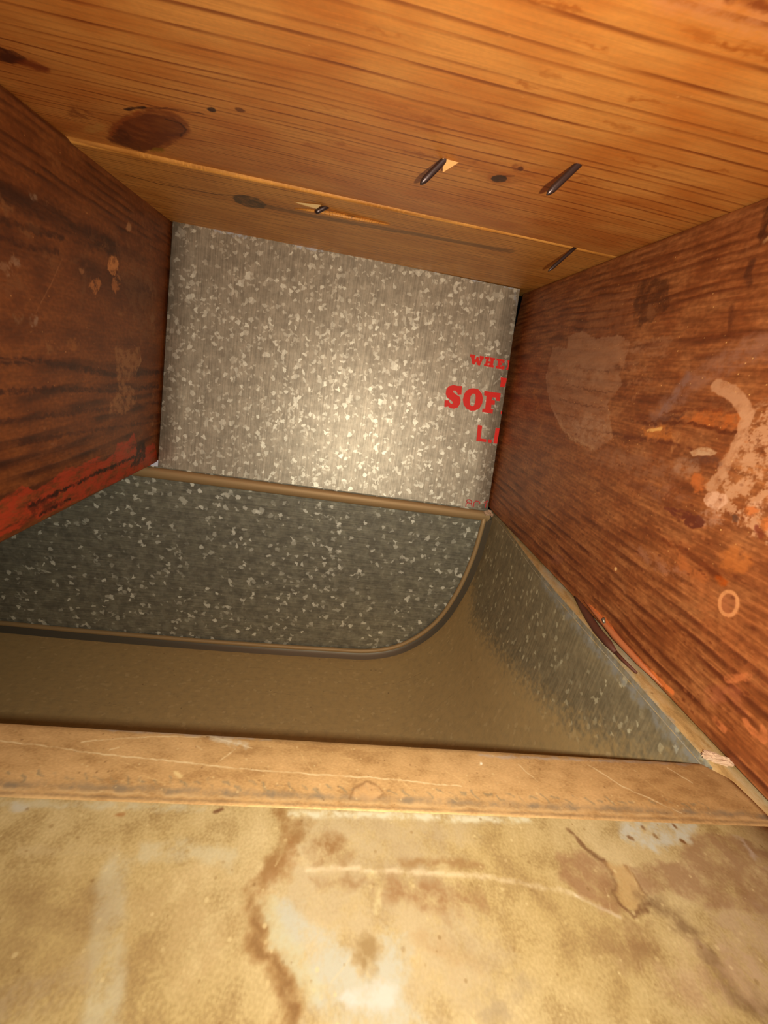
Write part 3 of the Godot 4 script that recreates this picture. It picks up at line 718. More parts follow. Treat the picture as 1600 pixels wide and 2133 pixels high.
func paint_board() -> void:
	var s: Sheet = sheets["board"]
	var knots := [[[63.4, 157.5], 26.0, 10.0, -7.0], [[23, 197.3], 16.0, 10.0, -5.0], [[253.8, 191.9], 10.0, 5.0, -3.0]]
	var ks := []
	for k in knots:
		ks.append([k[0][0], k[0][1], k[1], k[2], k[3]])
	s.softwood(Color(0.82, 0.54, 0.25), Color(0.75, 0.44, 0.17), Color(0.46, 0.21, 0.06), 116.0, 1.35, 0.030, ks, 37, 1.0)
	# the large knot cut off by the next board
	s.mark([26.6, 125.4, 39.5, 146.7, 57.7, 166.3, 73.6, 178.5, 86.2, 181.4, 90.7, 173.1, 88.4, 162.4, 76, 147.6, 61.1, 130, 46.4, 121.6], 0, Color(0.50, 0.23, 0.06), 0.75, 1.2, 1.5, 0.2)
	s.mark([26.4, 121.7, 40.8, 144.1, 57, 162.3, 71.3, 173.2, 82.8, 175.6, 87.6, 168.4, 81.9, 156.9, 66.9, 141.1, 44.3, 116.7], 0, Color(0.42, 0.185, 0.055), 0.8, 0.8, 1.2, 0.3, 0.0, 2.0)
	s.mark([83.1, 163.9, 79.1, 157.9, 73.5, 153.7, 68.6, 153.1, 66.5, 156.4, 67.9, 162.1, 72.1, 167.9, 77.4, 171.6, 81.9, 172.2, 84.1, 169.3], 0, Color(0.56, 0.30, 0.09), 0.6, 1.5, 1.5, 0.4)
	s.mark([26.9, 124.4, 42.4, 144.9, 47.4, 146.1, 45.3, 125.4, 44.3, 116.7], 0, Color(0.27, 0.10, 0.03), 0.5, 1.2, 1.2, 0.4)
	s.mark([78.7, 171, 85.6, 170.4, 86.5, 164.1, 79.5, 153.6], 0.5, Color(0.22, 0.08, 0.02), 0.7, 0.5, 0.8, 0.3)
	s.mark([59.4, 171.5, 66.8, 176, 72.1, 178.7], 0.9, Color(0.13, 0.045, 0.015), 0.9, 0.5, 0.8, 0.2)
	s.mark([71.3, 178.3, 84.6, 183.3, 101.6, 186.4], 0.7, Color(0.28, 0.11, 0.03), 0.6, 0.6, 1.2, 0.3)
	s.mark([32.5, 132.7, 48.2, 154.1, 66.5, 172.9], 0.8, Color(0.62, 0.28, 0.08), 0.6, 0.8, 1.0, 0.3)
	s.mark([35.7, 144.4, 32.4, 139.7, 26.4, 133.9, 20.1, 129.3, 16, 127.7, 15.7, 130, 19.4, 135, 25.4, 140.7, 31.4, 145, 35.3, 146.4], 0, Color(0.80, 0.58, 0.28), 0.7, 0.8, 1.5, 0.35)
	s.mark([61.6, 128.4, 59.5, 125.2, 55.9, 122.1, 52.4, 120.3, 50.3, 120.6, 50.4, 122.9, 52.6, 126.2, 56.1, 129.3, 59.5, 130.9, 61.6, 130.6], 0, Color(0.55, 0.40, 0.04), 0.85, 0.7, 1.2, 0.5)
	s.mark([29.7, 164.4, 35.6, 158, 27.2, 147.2, 17.6, 147.8], 0, Color(0.44, 0.20, 0.06), 0.5, 1.5, 2.0, 0.5)
	s.mark([110, 192.1, 109, 190.8, 107.8, 190.2, 106.7, 190.5, 106.2, 191.6, 106.6, 193.2, 107.5, 194.4, 108.8, 195, 109.9, 194.7, 110.3, 193.6], 0, Color(0.16, 0.06, 0.02), 0.9, 0.5, 0.5, 0.1)
	s.mark([125.1, 198, 124.2, 197, 122.9, 196.6, 121.6, 197, 120.8, 198, 120.8, 199.2, 121.7, 200.1, 123, 200.5, 124.3, 200.1, 125.1, 199.2], 0, Color(0.34, 0.15, 0.04), 0.7, 0.6, 0.8, 0.2)
	# knot in the corner with its reddish tail
	s.mark([16.7, 201.9, 23.6, 203.6, 28.5, 202.4, 31.6, 200, 28, 195.4, 20.1, 191.7, 9.5, 192.2], 0, Color(0.25, 0.085, 0.02), 0.9, 1.0, 1.2, 0.2)
	s.mark([22.7, 194, 32.4, 199.6, 38.4, 195.2, 33.2, 190.1, 25.9, 191.3], 0, Color(0.45, 0.17, 0.04), 0.75, 1.0, 1.2, 0.3)
	# small knots between the nails
	s.mark([259.5, 195, 259.9, 190.5, 257.9, 186.3, 254.3, 184.3, 250.4, 185.2, 248, 188.7, 247.8, 193.2, 249.9, 197.1, 253.4, 199, 257, 198.2], 0, Color(0.66, 0.34, 0.09), 0.6, 1.5, 1.0, 0.3)
	s.mark([257.5, 193.3, 257.7, 190.5, 256.4, 187.9, 254, 186.6, 251.5, 187.1, 250, 189.1, 249.9, 192, 251.3, 194.5, 253.6, 195.7, 256, 195.3], 0, Color(0.19, 0.085, 0.025), 0.95, 0.4, 0.4, 0.1)
	s.mark([254.9, 195.5, 259.2, 197.8], 0.6, Color(0.36, 0.15, 0.04), 0.7, 0.6, 0.6, 0.2)
	s.mark([260.9, 207.2, 261.2, 205.7, 260.9, 204.6, 260.1, 204.2, 259.1, 204.7, 258.4, 205.9, 258.1, 207.3, 258.4, 208.5, 259.1, 208.9, 260.1, 208.4], 0, Color(0.28, 0.11, 0.03), 0.9, 0.4, 0.4, 0.1)
	s.mark([260.9, 208.8, 261.2, 206.4, 260.3, 204.4, 258.5, 203.4, 256.5, 204, 255.1, 205.8, 254.9, 208.2, 255.8, 210.2, 257.6, 211.1, 259.5, 210.6], 0, Color(0.50, 0.22, 0.05), 0.5, 0.8, 1.0, 0.3)
	s.mark([261.3, 185.2, 272, 192.5, 288.8, 191.5], 1.4, Color(0.90, 0.56, 0.30), 0.55, 1.2, 2.0, 0.8)
	s.mark([238.3, 193, 238.3, 192, 237.9, 191.2, 237.2, 190.8, 236.5, 191.1, 236, 191.9, 236, 192.9, 236.4, 193.7, 237.1, 194.1, 237.8, 193.8], 0, Color(0.94, 0.62, 0.34), 0.7, 0.6, 0.6, 0.2)
	# pale streak in the far corner of the board
	s.mark([259.3, 310.6, 272, 312.1, 287.5, 311, 304.1, 309.6], 5.0, Color(0.80, 0.52, 0.32), 0.6, 2.5, 2.0, 0.3)
	s.mark([273.2, 315.2, 283.3, 314.9, 296.2, 313.8], 1.8, Color(0.42, 0.17, 0.04), 0.7, 1.2, 1.5, 0.3)
	# flat-sawn figure on the right
	var rng := RandomNumberGenerator.new()
	rng.seed = 8
	for k in 46:
		var x := rng.randf_range(150, 350)
		var y := rng.randf_range(175, 320)
		s.mark([x, y, x + rng.randf_range(5, 16), y + rng.randf_range(-0.8, 0.8)], rng.randf_range(0.5, 1.6), Color(0.58, 0.28, 0.07), rng.randf_range(0.25, 0.55), 1.2, 3.0, 0.5, 0.0, 3.0)
	s.specks(70, 0, 116, 370, 300, 0.2, 0.5, Color(0.90, 0.62, 0.34), 0.5, 9)


func paint_far_board() -> void:
	var s: Sheet = sheets["far board"]
	var ks := []
	var k0 := [98.2, 69.1]
	ks.append([k0[0], k0[1], 18.0, 8.0, 4.0])
	s.softwood(Color(0.86, 0.60, 0.28), Color(0.79, 0.52, 0.21), Color(0.46, 0.25, 0.08), 124.0, 3.4, 0.0005, ks, 41, 1.1)
	s.mark([87.7, 74.6, 96.9, 83, 107, 82.3, 112.2, 71.5, 107.1, 59.7, 94.2, 56, 86.6, 61.9], 0, Color(0.30, 0.20, 0.085), 0.85, 0.8, 0.8, 0.25)
	s.mark([91, 72.7, 103.6, 74.4, 108.5, 67.1], 1.0, Color(0.22, 0.14, 0.06), 0.6, 0.8, 0.8, 0.3)
	s.mark([111.3, 66.7, 141.9, 66.4, 186.8, 70.4, 239.8, 74.9, 301.5, 79.6], 4.2, Color(0.40, 0.26, 0.12), 0.62, 1.6, 1.2, 0.2, 0.0, 4.0)
	s.mark([129.4, 82.1, 186.3, 84.4, 237.6, 86.5], 1.2, Color(0.82, 0.56, 0.26), 0.5, 0.8, 1.0, 0.3)
	s.mark([12.8, 73.5, 33, 68.2, 74.9, 71, 102.1, 83.2], 0.6, Color(0.30, 0.15, 0.04), 0.8, 0.4, 0.6, 0.2)
	s.mark([135.1, 88.6, 144.2, 90.3, 152.6, 92.6, 148.9, 85.1, 143.8, 86], 0, Color(0.98, 0.80, 0.46), 0.95, 0.3, 0.2, 0.1)
	s.specks(12, 100, 0, 300, 100, 0.2, 0.4, Color(0.28, 0.15, 0.06), 0.7, 19)
	s.specks(900, 40, 106, 270, 118, 0.25, 0.7, Color(0.93, 0.66, 0.30), 0.55, 20)  # yellow glints along the front edge, painted in as specks


func paint_end_sheet() -> void:
	var s: Sheet = sheets["end sheet"]
	s.zinc(Color(0.745, 0.70, 0.605), Color(0.65, 0.61, 0.525), Color(0.98, 0.965, 0.87), 3.6, 0.125, true, 1.0, 1.0, 53)
	# whitish corrosion under the boards
	var n := [56.5, 237.4, 131.5, 238.3, 249.6, 241.9, 301.4, 240.6, 343.9, 240.2]
	for i in range(0, n.size(), 2):
		s.mark([n[i] - 14.0, n[i + 1] - 1.0, n[i] + 14.0, n[i + 1] - 2.0], 2.0, Color(0.84, 0.87, 0.90), 0.85, 0.6, 2.5, 0.8)
	s.mark([333.4, 239.2, 349.8, 237.4, 357.8, 219.4], 1.2, Color(0.80, 0.82, 0.84), 0.6, 0.6, 1.5, 0.6)
	s.scratches(60, 0, 0, 360, 235, 30, PI / 2, 0.05, Color(0.44, 0.41, 0.34), 0.35, 54)


func paint_cheek() -> void:
	var s: Sheet = sheets["cheek"]
	s.zinc(Color(0.58, 0.57, 0.49), Color(0.48, 0.47, 0.41), Color(0.96, 0.96, 0.88), 3.8, 0.075, false, 1.0, 1.0, 61)
	s.scratches(50, -200, -220, 370, 0, 40, 0.0, 0.05, Color(0.28, 0.27, 0.24), 0.4, 62)


func paint_heel() -> void:
	var s: Sheet = sheets["heel"]
	# the side wall shows its crystals; tan reflection of the boards is painted over the bend and bottom
	s.zinc(Color(0.60, 0.54, 0.41), Color(0.52, 0.47, 0.36), Color(0.84, 0.80, 0.65), 2.5, 0.055, false, 0.8, 1.0, 71)
	s.mark([70.0, -20.0, 130.0, -20.0, 820.0, -20.0, 820.0, 360.0, 55.0, 360.0, 20.0, 320.0, 60.0, 250.0, 90.0, 150.0, 110.0, 60.0], 0, Color(0.82, 0.69, 0.46), 0.82, 14.0, 16.0, 0.08)
	s.mark([3.0, 170.0, 5.0, 240.0, 4.0, 300.0, 5.0, 345.0], 4.0, Color(0.62, 0.62, 0.60), 0.75, 3.0, 4.0, 0.5)
	s.scratches(70, 160, 10, 560, 330, 26, 0.1, 0.5, Color(0.66, 0.58, 0.42), 0.45, 72)
	s.scratches(50, 120, 10, 560, 330, 40, 0.0, 0.12, Color(0.36, 0.30, 0.20), 0.45, 73)
	s.specks(60, 100, 10, 560, 330, 0.3, 0.8, Color(0.30, 0.25, 0.17), 0.6, 74)


func paint_pan() -> void:
	var s: Sheet = sheets["pan"]
	s.tarnish(Color(0.55, 0.47, 0.30), Color(0.60, 0.53, 0.38), Color(0.46, 0.36, 0.22), 0.014, 1.0, 1.0, 83)
	# the washed area right of the tide line
	s.mark([193.4, 359.1, 253.7, 357.1, 241, 367.6, 230.9, 373, 242.1, 384.3, 246.7, 394, 233.8, 404.6, 197.7, 404, 192.4, 394.6, 186.2, 384.7, 189.5, 373.8, 192, 366.2], 0, Color(0.57, 0.51, 0.40), 0.6, 6.0, 5.0, 0.25)
	# tide line
	s.mark([185.8, 359.7, 188.3, 363, 192.1, 363.8, 189.5, 367.6, 187.1, 371.7, 186, 374.9, 183.5, 378.1, 181.5, 381.3, 182.4, 383.9, 184.4, 387.4, 184, 391, 188.5, 393.4, 191.5, 396.3, 193.6, 398.8, 194.1, 404.4], 2.2, Color(0.41, 0.28, 0.14), 0.72, 2.0, 2.6, 0.2)
	s.mark([181.5, 381.3, 182.4, 383.9, 184.4, 387.4, 184, 391, 188.5, 393.4, 191.5, 396.3, 193.6, 398.8, 194.1, 404.4], 0.6, Color(0.31, 0.21, 0.10), 0.30, 0.9, 2.6, 0.4)
	s.mark([188.3, 365, 187.8, 372.7, 185, 377.9, 190.1, 377.9, 192, 372.6], 0, Color(0.46, 0.32, 0.18), 0.45, 1.5, 2.0, 0.3)
	# bare pale zinc
	s.mark([186.7, 381.9, 190.5, 381, 193.6, 383.7, 196.1, 386.8, 203.4, 388.9, 207.5, 392.6, 209.2, 396.4, 214, 393, 215.4, 389.4, 220.4, 388.9, 221, 393.9, 219.1, 398.1, 222, 401.2, 222.8, 404.9, 201.4, 404.5, 198.3, 399.4, 192.8, 393, 188.1, 387.6], 0, Color(0.57, 0.56, 0.50), 0.8, 2.2, 3.0, 0.3)
	s.mark([186, 383.2, 188.6, 388.5, 193.2, 392.5, 198.3, 398.7], 2.0, Color(0.59, 0.57, 0.45), 0.6, 1.2, 1.5, 0.2)
	s.mark([210.1, 400.3, 209.6, 401.2, 208.3, 401.7, 206.7, 401.7, 205.4, 401.1, 204.9, 400.3, 205.4, 399.4, 206.7, 398.8, 208.3, 398.8, 209.6, 399.4], 0, Color(0.62, 0.60, 0.56), 0.8, 1.0, 1.5, 0.2)
	s.mark([217.8, 400, 217, 401.4, 215.1, 402.1, 212.8, 402.1, 211, 401.3, 210.3, 399.9, 211.1, 398.6, 213, 397.7, 215.4, 397.8, 217.3, 398.6], 0, Color(0.62, 0.60, 0.56), 0.7, 1.2, 2.0, 0.3)
	# brown drips
	s.mark([207.2, 369.5, 206.1, 371.9, 203.3, 373.4, 199.7, 373.5, 196.8, 372.1, 195.5, 369.8, 196.4, 367.3, 199.3, 365.7, 203, 365.6, 206.1, 367], 0, Color(0.44, 0.32, 0.18), 0.85, 3.0, 3.0, 0.35)
	s.mark([196.5, 377.8, 205.6, 376.8, 212.3, 377.6, 208.3, 379.3, 199.2, 378.9], 0, Color(0.46, 0.35, 0.22), 0.85, 2.0, 2.5, 0.35)
	s.mark([213.7, 376.9, 227.3, 377.6, 242.3, 379, 244.2, 382.2, 232.6, 384.9, 223.8, 382.4, 214.8, 380.5], 0, Color(0.46, 0.34, 0.21), 0.85, 2.5, 3.0, 0.4)
	s.mark([213.7, 392.8, 213.2, 395.1, 212, 396.4, 210.5, 396.4, 209.4, 395, 209.1, 392.8, 209.6, 390.5, 210.8, 389, 212.3, 389, 213.4, 390.5], 0, Color(0.46, 0.37, 0.23), 0.85, 1.8, 2.5, 0.4)
	s.mark([222.3, 372.9, 234, 371.9, 245.6, 372.7, 239.5, 373.6], 1.0, Color(0.47, 0.36, 0.22), 0.85, 1.2, 1.5, 0.4)
	s.mark([237.7, 399.1, 250.3, 397.5, 245, 404.8, 233.8, 404.6], 0, Color(0.42, 0.36, 0.28), 0.45, 4.0, 4.0, 0.4)
	s.mark([222.8, 389.4, 232.7, 390.3, 238.7, 395.7, 231.6, 394.8], 0, Color(0.53, 0.42, 0.27), 0.45, 2.5, 3.0, 0.4)
	# rubbed crease running across, and the upright smears
	s.mark([194.9, 374.9, 205.6, 374.5, 216.5, 375, 230.5, 375.2, 244.7, 375.7, 255.9, 377.2, 265.6, 378.7, 274.3, 380.5], 0.6, Color(0.72, 0.66, 0.54), 0.5, 0.6, 0.8, 0.35, 0.05)
	s.mark([272.2, 380.3, 273.8, 381.4, 282.6, 385.1], 0.5, Color(0.70, 0.65, 0.56), 0.6, 0.5, 0.8, 0.4)
	s.mark([212.6, 376.7, 213.5, 375.5, 214.9, 378.1, 213.9, 384.5], 0.8, Color(0.69, 0.65, 0.47), 0.6, 0.8, 1.0, 0.4)
	s.mark([145.2, 376.1, 147.8, 383.1, 150.2, 389.5, 153.4, 396, 156.3, 403.8], 3.6, Color(0.60, 0.57, 0.47), 0.62, 1.6, 1.2, 0.3)
	s.mark([119.8, 371.9, 131.1, 371.4, 143.1, 371.3], 1.0, Color(0.60, 0.53, 0.38), 0.5, 0.8, 1.0, 0.4)
	s.mark([150.7, 371.7, 157.7, 370.7, 165.5, 371, 173.7, 373], 2.4, Color(0.60, 0.57, 0.47), 0.5, 1.5, 1.5, 0.4)
	s.mark([135.8, 400.8, 142.4, 398.5, 147.9, 396.7], 3.0, Color(0.54, 0.47, 0.36), 0.5, 2.0, 2.5, 0.4)
	s.mark([111.4, 378.5, 131.3, 379.3, 143, 378, 150.2, 392.8, 123.7, 394.3], 0, Color(0.47, 0.38, 0.24), 0.4, 6.0, 5.0, 0.4)
	s.mark([148.1, 378, 180, 378, 182.2, 390.3, 172, 397.6, 157.7, 396.8], 0, Color(0.49, 0.39, 0.24), 0.3, 6.0, 5.0, 0.5)
	# stains on the right
	s.mark([272.1, 370.2, 280.7, 367.7, 286.3, 371.6, 287.1, 376.4, 283.6, 380.4, 285.9, 384.2, 279.2, 384.1, 273.2, 379.8, 269.5, 376.3], 0, Color(0.44, 0.31, 0.21), 0.62, 1.6, 1.8, 0.25)
	s.mark([294.3, 372.8, 312.6, 370.3, 326.9, 360.7, 343.5, 362.1, 353.4, 370.6, 337.9, 384.2, 311.8, 382.9, 304.8, 379, 294.8, 379.6, 293.8, 375.9], 0, Color(0.44, 0.32, 0.22), 0.62, 1.2, 1.8, 0.3)
	s.mark([279.7, 361.8, 282.9, 367.3, 286.8, 371.9, 287.2, 376.8, 284.4, 380.2, 285.4, 383.1, 287.7, 384.7, 291.8, 383.1, 293.7, 382.2], 0.6, Color(0.33, 0.22, 0.13), 0.75, 0.6, 1.2, 0.25)
	s.mark([293.6, 372.8, 293.8, 375.9, 294.8, 379.6, 292.8, 381.7], 0.5, Color(0.34, 0.23, 0.14), 0.6, 0.5, 1.0, 0.25)
	s.mark([286.3, 371.6, 294.2, 372.5, 293.9, 376.2, 294.6, 380.1, 289.4, 383.6, 285.7, 382.7, 285, 379.7, 287.7, 376], 0, Color(0.57, 0.45, 0.28), 0.6, 0.8, 1.0, 0.15)
	s.mark([293.3, 380.5, 297, 382.8, 300.8, 386.7, 303.8, 390.5, 303.1, 396.1, 302.8, 400.6, 306.1, 402.7, 311.2, 405.6], 2.4, Color(0.34, 0.25, 0.16), 0.62, 2.0, 2.5, 0.4)
	s.mark([273.6, 390.3, 283, 386.7, 290, 387.2, 289.4, 392.3, 283.5, 395.1, 276.4, 394.6, 270.8, 392.7], 0, Color(0.41, 0.30, 0.19), 0.62, 2.6, 3.0, 0.35)
	s.mark([312.5, 383.8, 341.3, 381.3, 313.5, 405.9, 307.4, 401.5, 306, 394.3], 0, Color(0.56, 0.47, 0.38), 0.5, 4.0, 4.0, 0.4)
	s.mark([287.6, 396, 304.8, 392.3, 320.6, 394.3, 303.1, 403.1, 285.6, 402], 0, Color(0.60, 0.49, 0.39), 0.4, 4.0, 5.0, 0.5)
	s.mark([299.4, 359, 311.2, 358.3, 329.9, 358.3, 323.5, 363.6, 307, 367.6, 297.6, 364.9], 0, Color(0.60, 0.60, 0.56), 0.75, 1.2, 1.8, 0.35)
	for q in [[300.4, 363.3, 301.4, 363.9], [320.6, 359.3, 320.7, 359.6], [319.6, 364.3, 320.1, 364.6], [308.1, 360, 308.3, 360.3], [310.6, 362.7, 310.8, 363]]:
		s.mark(q, 0.6, Color(0.34, 0.21, 0.10), 0.85, 0.4, 0.6, 0.2)
	s.mark([343.1, 362.6, 343.3, 367.9, 344.3, 372.1], 1.0, Color(0.64, 0.59, 0.54), 0.55, 0.8, 1.5, 0.5)
	# whitish residue under the fold
	s.mark([189, 359.9, 217.7, 359.2, 249.7, 359.2, 266.5, 359.2], 1.1, Color(0.69, 0.68, 0.59), 0.7, 1.0, 1.2, 0.4)
	s.mark([106.6, 359.9, 132, 359.5, 161.8, 359.4], 0.9, Color(0.60, 0.57, 0.47), 0.6, 0.8, 1.2, 0.4)
	s.mark([114.2, 360.7, 114.2, 361.5, 113.4, 361.9, 112.1, 362, 110.7, 361.6, 109.8, 360.9, 109.7, 360.2, 110.5, 359.7, 111.9, 359.6, 113.3, 360], 0, Color(0.59, 0.57, 0.51), 0.7, 0.8, 1.0, 0.3)
	s.mark([141, 361.8, 141, 362.2, 140.4, 362.5, 139.6, 362.5, 138.9, 362.3, 138.4, 361.9, 138.5, 361.5, 139, 361.2, 139.8, 361.2, 140.6, 361.4], 0, Color(0.47, 0.30, 0.15), 0.7, 0.6, 0.8, 0.3)
	s.mark([166, 360.4, 167.6, 359.2], 0.4, Color(0.30, 0.18, 0.10), 0.8, 0.4, 0.5, 0.2)
	s.specks(420, -10, 358, 380, 470, 0.2, 0.7, Color(0.67, 0.60, 0.43), 0.6, 84)
	s.specks(320, -10, 358, 380, 470, 0.2, 0.7, Color(0.38, 0.28, 0.15), 0.5, 85)
	s.scratches(40, 0, 358, 370, 440, 12, 2.1, 0.3, Color(0.66, 0.59, 0.43), 0.5, 86)


func paint_strip() -> void:
	var s: Sheet = sheets["strip"]
	s.tarnish(Color(0.66, 0.53, 0.34), Color(0.71, 0.58, 0.39), Color(0.57, 0.43, 0.26), 0.02, 0.7, 1.6, 97)
	# grey rubbed line beside the crease
	for k in 26:
		var x := k * 15.0
		s.mark([x, 354.4, x + 17.0, 354.4], 0.9, Color(0.47, 0.42, 0.34), 0.55, 1.0, 1.0, 0.35, -0.03)
	for k in 60:
		var x := 90.0 + k * 4.2
		s.mark([x, 351.0 + 0.8 * sin(k * 2.1), x + 2.0, 352.4 + 0.8 * cos(k * 3.3)], 0.3, Color(0.41, 0.40, 0.33), 0.55, 0.5, 1.2, 0.5)
	s.mark([256.9, 335.7, 296.9, 334.9, 348.9, 333.8], 0.7, Color(0.63, 0.59, 0.56), 0.6, 0.6, 1.0, 0.4)
	s.mark([118.1, 333.4, 150.1, 333.5, 177, 333.6], 0.6, Color(0.65, 0.62, 0.60), 0.6, 0.6, 1.0, 0.4)
	s.mark([-20.0, 357.3, 380.0, 357.1], 0.35, Color(0.40, 0.33, 0.24), 0.5, 0.5, 0.3, 0.3)
	s.mark([-20.0, 355.9, 380.0, 355.9], 0.4, Color(0.76, 0.66, 0.48), 0.5, 0.5, 0.6, 0.4)
	# long scratches
	for q in [[92.7, 340.5, 106.2, 341.4, 123.4, 343.3, 143.1, 344.3, 166.7, 346.1, 189, 346.8, 215.3, 347.1, 245.9, 348.7], [116.8, 339.4, 126.2, 337.2, 139.5, 335.3, 155.4, 334.3], [156.9, 334, 167.6, 336.7, 172, 338], [162.8, 343.3, 166.4, 338.7], [153.4, 338.3, 155.5, 339.8], [271.1, 338.9, 276, 345.5], [300.7, 337.2, 310.2, 346.1, 327, 354.9], [335.9, 336.3, 341.4, 342.6], [127, 341.8, 128.8, 340.8]]:
		s.mark(q, 0.22, Color(0.84, 0.77, 0.60), 0.8, 0.25, 0.5, 0.35)
	s.mark([157.1, 334.6, 164, 335.6, 169.4, 337.4], 1.4, Color(0.75, 0.72, 0.64), 0.6, 0.8, 1.5, 0.6)
	s.mark([153.1, 350, 152.7, 350.3, 151.9, 350.3, 150.8, 349.8, 150, 349.2, 149.7, 348.6, 150, 348.3, 150.9, 348.4, 151.9, 348.8, 152.8, 349.4], 0, Color(0.81, 0.72, 0.50), 0.8, 0.5, 0.6, 0.2)
	s.mark([256.7, 339.1, 256.5, 339.5, 256.2, 339.7, 255.8, 339.8, 255.6, 339.6, 255.6, 339.2, 255.8, 338.8, 256.2, 338.6, 256.5, 338.6, 256.7, 338.8], 0, Color(0.90, 0.89, 0.80), 0.9, 0.3, 0.2, 0.0)
	s.mark([217.9, 352.1, 216.8, 353.9, 214.2, 355, 211, 355.2, 208.5, 354.2, 207.6, 352.6, 208.6, 350.7, 211.2, 349.5, 214.5, 349.4, 217.1, 350.3], 0, Color(0.73, 0.59, 0.40), 0.7, 0.8, 1.0, 0.3)
	s.mark([207.3, 354.5, 208.2, 351.2, 212.9, 348.9, 216.8, 350.1, 218.5, 352.7, 216.5, 354.1], 0.5, Color(0.45, 0.33, 0.20), 0.6, 0.6, 1.2, 0.3)
	s.scratches(60, 0, 333, 360, 352, 10, 0.5, 0.5, Color(0.81, 0.70, 0.48), 0.5, 98)
	s.specks(160, 0, 333, 360, 356, 0.15, 0.5, Color(0.79, 0.70, 0.50), 0.6, 99)
	s.specks(120, 0, 333, 360, 356, 0.15, 0.4, Color(0.41, 0.30, 0.18), 0.5, 100)


func paint_flange() -> void:
	var s: Sheet = sheets["flange"]
	s.tarnish(Color(0.78, 0.65, 0.42), Color(0.76, 0.73, 0.62), Color(0.64, 0.52, 0.33), 0.02, 2.0, 0.6, 101)
	s.mark([-1.0, 0.0, 0.0, 180.0, 0.5, 260.0, 0.0, 330.0], 1.6, Color(0.62, 0.62, 0.60), 0.6, 1.0, 2.0, 0.5)
	s.specks(150, -5, 0, 45, 600, 0.3, 0.8, Color(0.44, 0.34, 0.20), 0.5, 102)


# ------------------------------------------------------------------ builders
func make_joists() -> void:
	var along := [-0.055, 0.05, 0.15, 0.25, 0.35, 0.50, 0.75]
	var r := thing("joist", "reddish brown joist on the right with pale dried drips, smears and a ring mark", "joist", Vector3(BAY, 0, 0))
	var sr: Sheet = sheets["right joist"]
	part("timber", bar(eased(0.0, 0.0, 0.0381, TOP, [0.0025, 0.003, 0.003, 0.003]), along, func(a, b, s): return Vector3(a, b, s), func(v): return sr.uv(v.z, v.y)), M["right joist"], r)
	# the split along its lower edge
	var path := PackedVector3Array()
	for q in [[0.0012, 0.0016, 0.198], [-0.0008, 0.0008, 0.212], [-0.0030, -0.0002, 0.228], [-0.0048, -0.0006, 0.240], [-0.0062, 0.0004, 0.252], [-0.0072, 0.0006, 0.262]]:
		path.append(Vector3(q[0], q[1], q[2]))
	part("splinter", tube(path, [0.0008, 0.0022, 0.0032, 0.0033, 0.0030, 0.0014], 7, 0.85), M["dark splinter"], r, "dark splinter split off the lower edge of the joist")
	var tip := PackedVector3Array()
	for q in [[-0.0069, 0.0006, 0.260], [-0.0072, 0.0008, 0.268], [-0.0062, 0.0010, 0.279]]:
		tip.append(Vector3(q[0], q[1], q[2]))
	part("splinter", tube(tip, [0.0014, 0.0013, 0.0009], 6, 0.8), M["dark splinter"], r, "thin tip of the dark splinter")
	var scar := PackedVector3Array()
	for q in [[0.0006, 0.0050, 0.205], [-0.0004, 0.0046, 0.228], [-0.0006, 0.0034, 0.250], [-0.0002, 0.0026, 0.272], [0.0004, 0.0026, 0.292]]:
		scar.append(Vector3(q[0], q[1], q[2]))
	part("torn_grain", tube(scar, [0.0003, 0.0010, 0.0019, 0.0014, 0.0003], 6, 1.2), M["torn wood"], r, "fresh orange wood laid bare by the split")
	var l := thing("joist", "darker brown joist on the left with red paint along its bottom edge", "joist")
	var sl: Sheet = sheets["left joist"]
	part("timber", bar(eased(-0.0381, 0.0, 0.0, TOP, [0.003, 0.0025, 0.003, 0.003]), along, func(a, b, s): return Vector3(a, b, s), func(v): return sl.uv(v.z, v.y)), M["left joist"], l)


func make_boards() -> void:
	var xs := [-0.05, 0.0, 0.1, 0.2, 0.3, BAY, 0.42]
	var s1: Sheet = sheets["board"]
	var o := thing("subfloor_board", "wide orange pine subfloor board overhead with a big dark knot and two nail points", "board", Vector3(0, TOP, 0))
	part("plank", bar(eased(0.0, SEAM + 0.0004, 0.0190, 0.5000, [0.0004, 0.002, 0.002, 0.0012]), xs, func(a, b, s): return Vector3(s, a, b), func(v): return s1.uv(v.x, v.z)), M["board"], o)
	var s2: Sheet = sheets["far board"]
	var f := thing("subfloor_board", "narrower yellow-brown pine board above the galvanized sheet with a grey streak and a split", "board", Vector3(0, TOP - 0.0022, 0))
	part("plank", bar(eased(0.0, -0.0740, 0.0205, SEAM, [0.001, 0.002, 0.002, 0.0022]), xs, func(a, b, s): return Vector3(s, a + 0.0060 * (s - 0.05), b), func(v): return s2.uv(v.x, v.z)), M["far board"], f)
	# wood burst open where a nail came through
	var st := begun(false)
	var w := [Vector3(0.1345, 0.0002, 0.0915), Vector3(0.1515, -0.0016, 0.0935), Vector3(0.1545, 0.0002, 0.0975), Vector3(0.1500, 0.0002, 0.0905)]
	for t in [[0, 1, 2], [0, 3, 1], [1, 3, 2], [0, 2, 3]]:
		for k in t:
			st.set_uv(Vector2.ZERO)
			st.add_vertex(w[k])
	part("splinter", done(st), M["pale wood"], f, "pale torn splinter beside the nail")
	var p := PackedVector3Array([Vector3(0.1345, -0.0016, 0.0835), Vector3(0.146, -0.0012, 0.0860), Vector3(0.160, -0.0010, 0.0880), Vector3(0.178, -0.0004, 0.0870), Vector3(0.205, 0.0004, 0.0850)])
	part("splinter", tube(p, [0.0003, 0.0011, 0.0016, 0.0016, 0.0004], 6, 0.6), M["far board"], f, "long lifted sliver of the board")


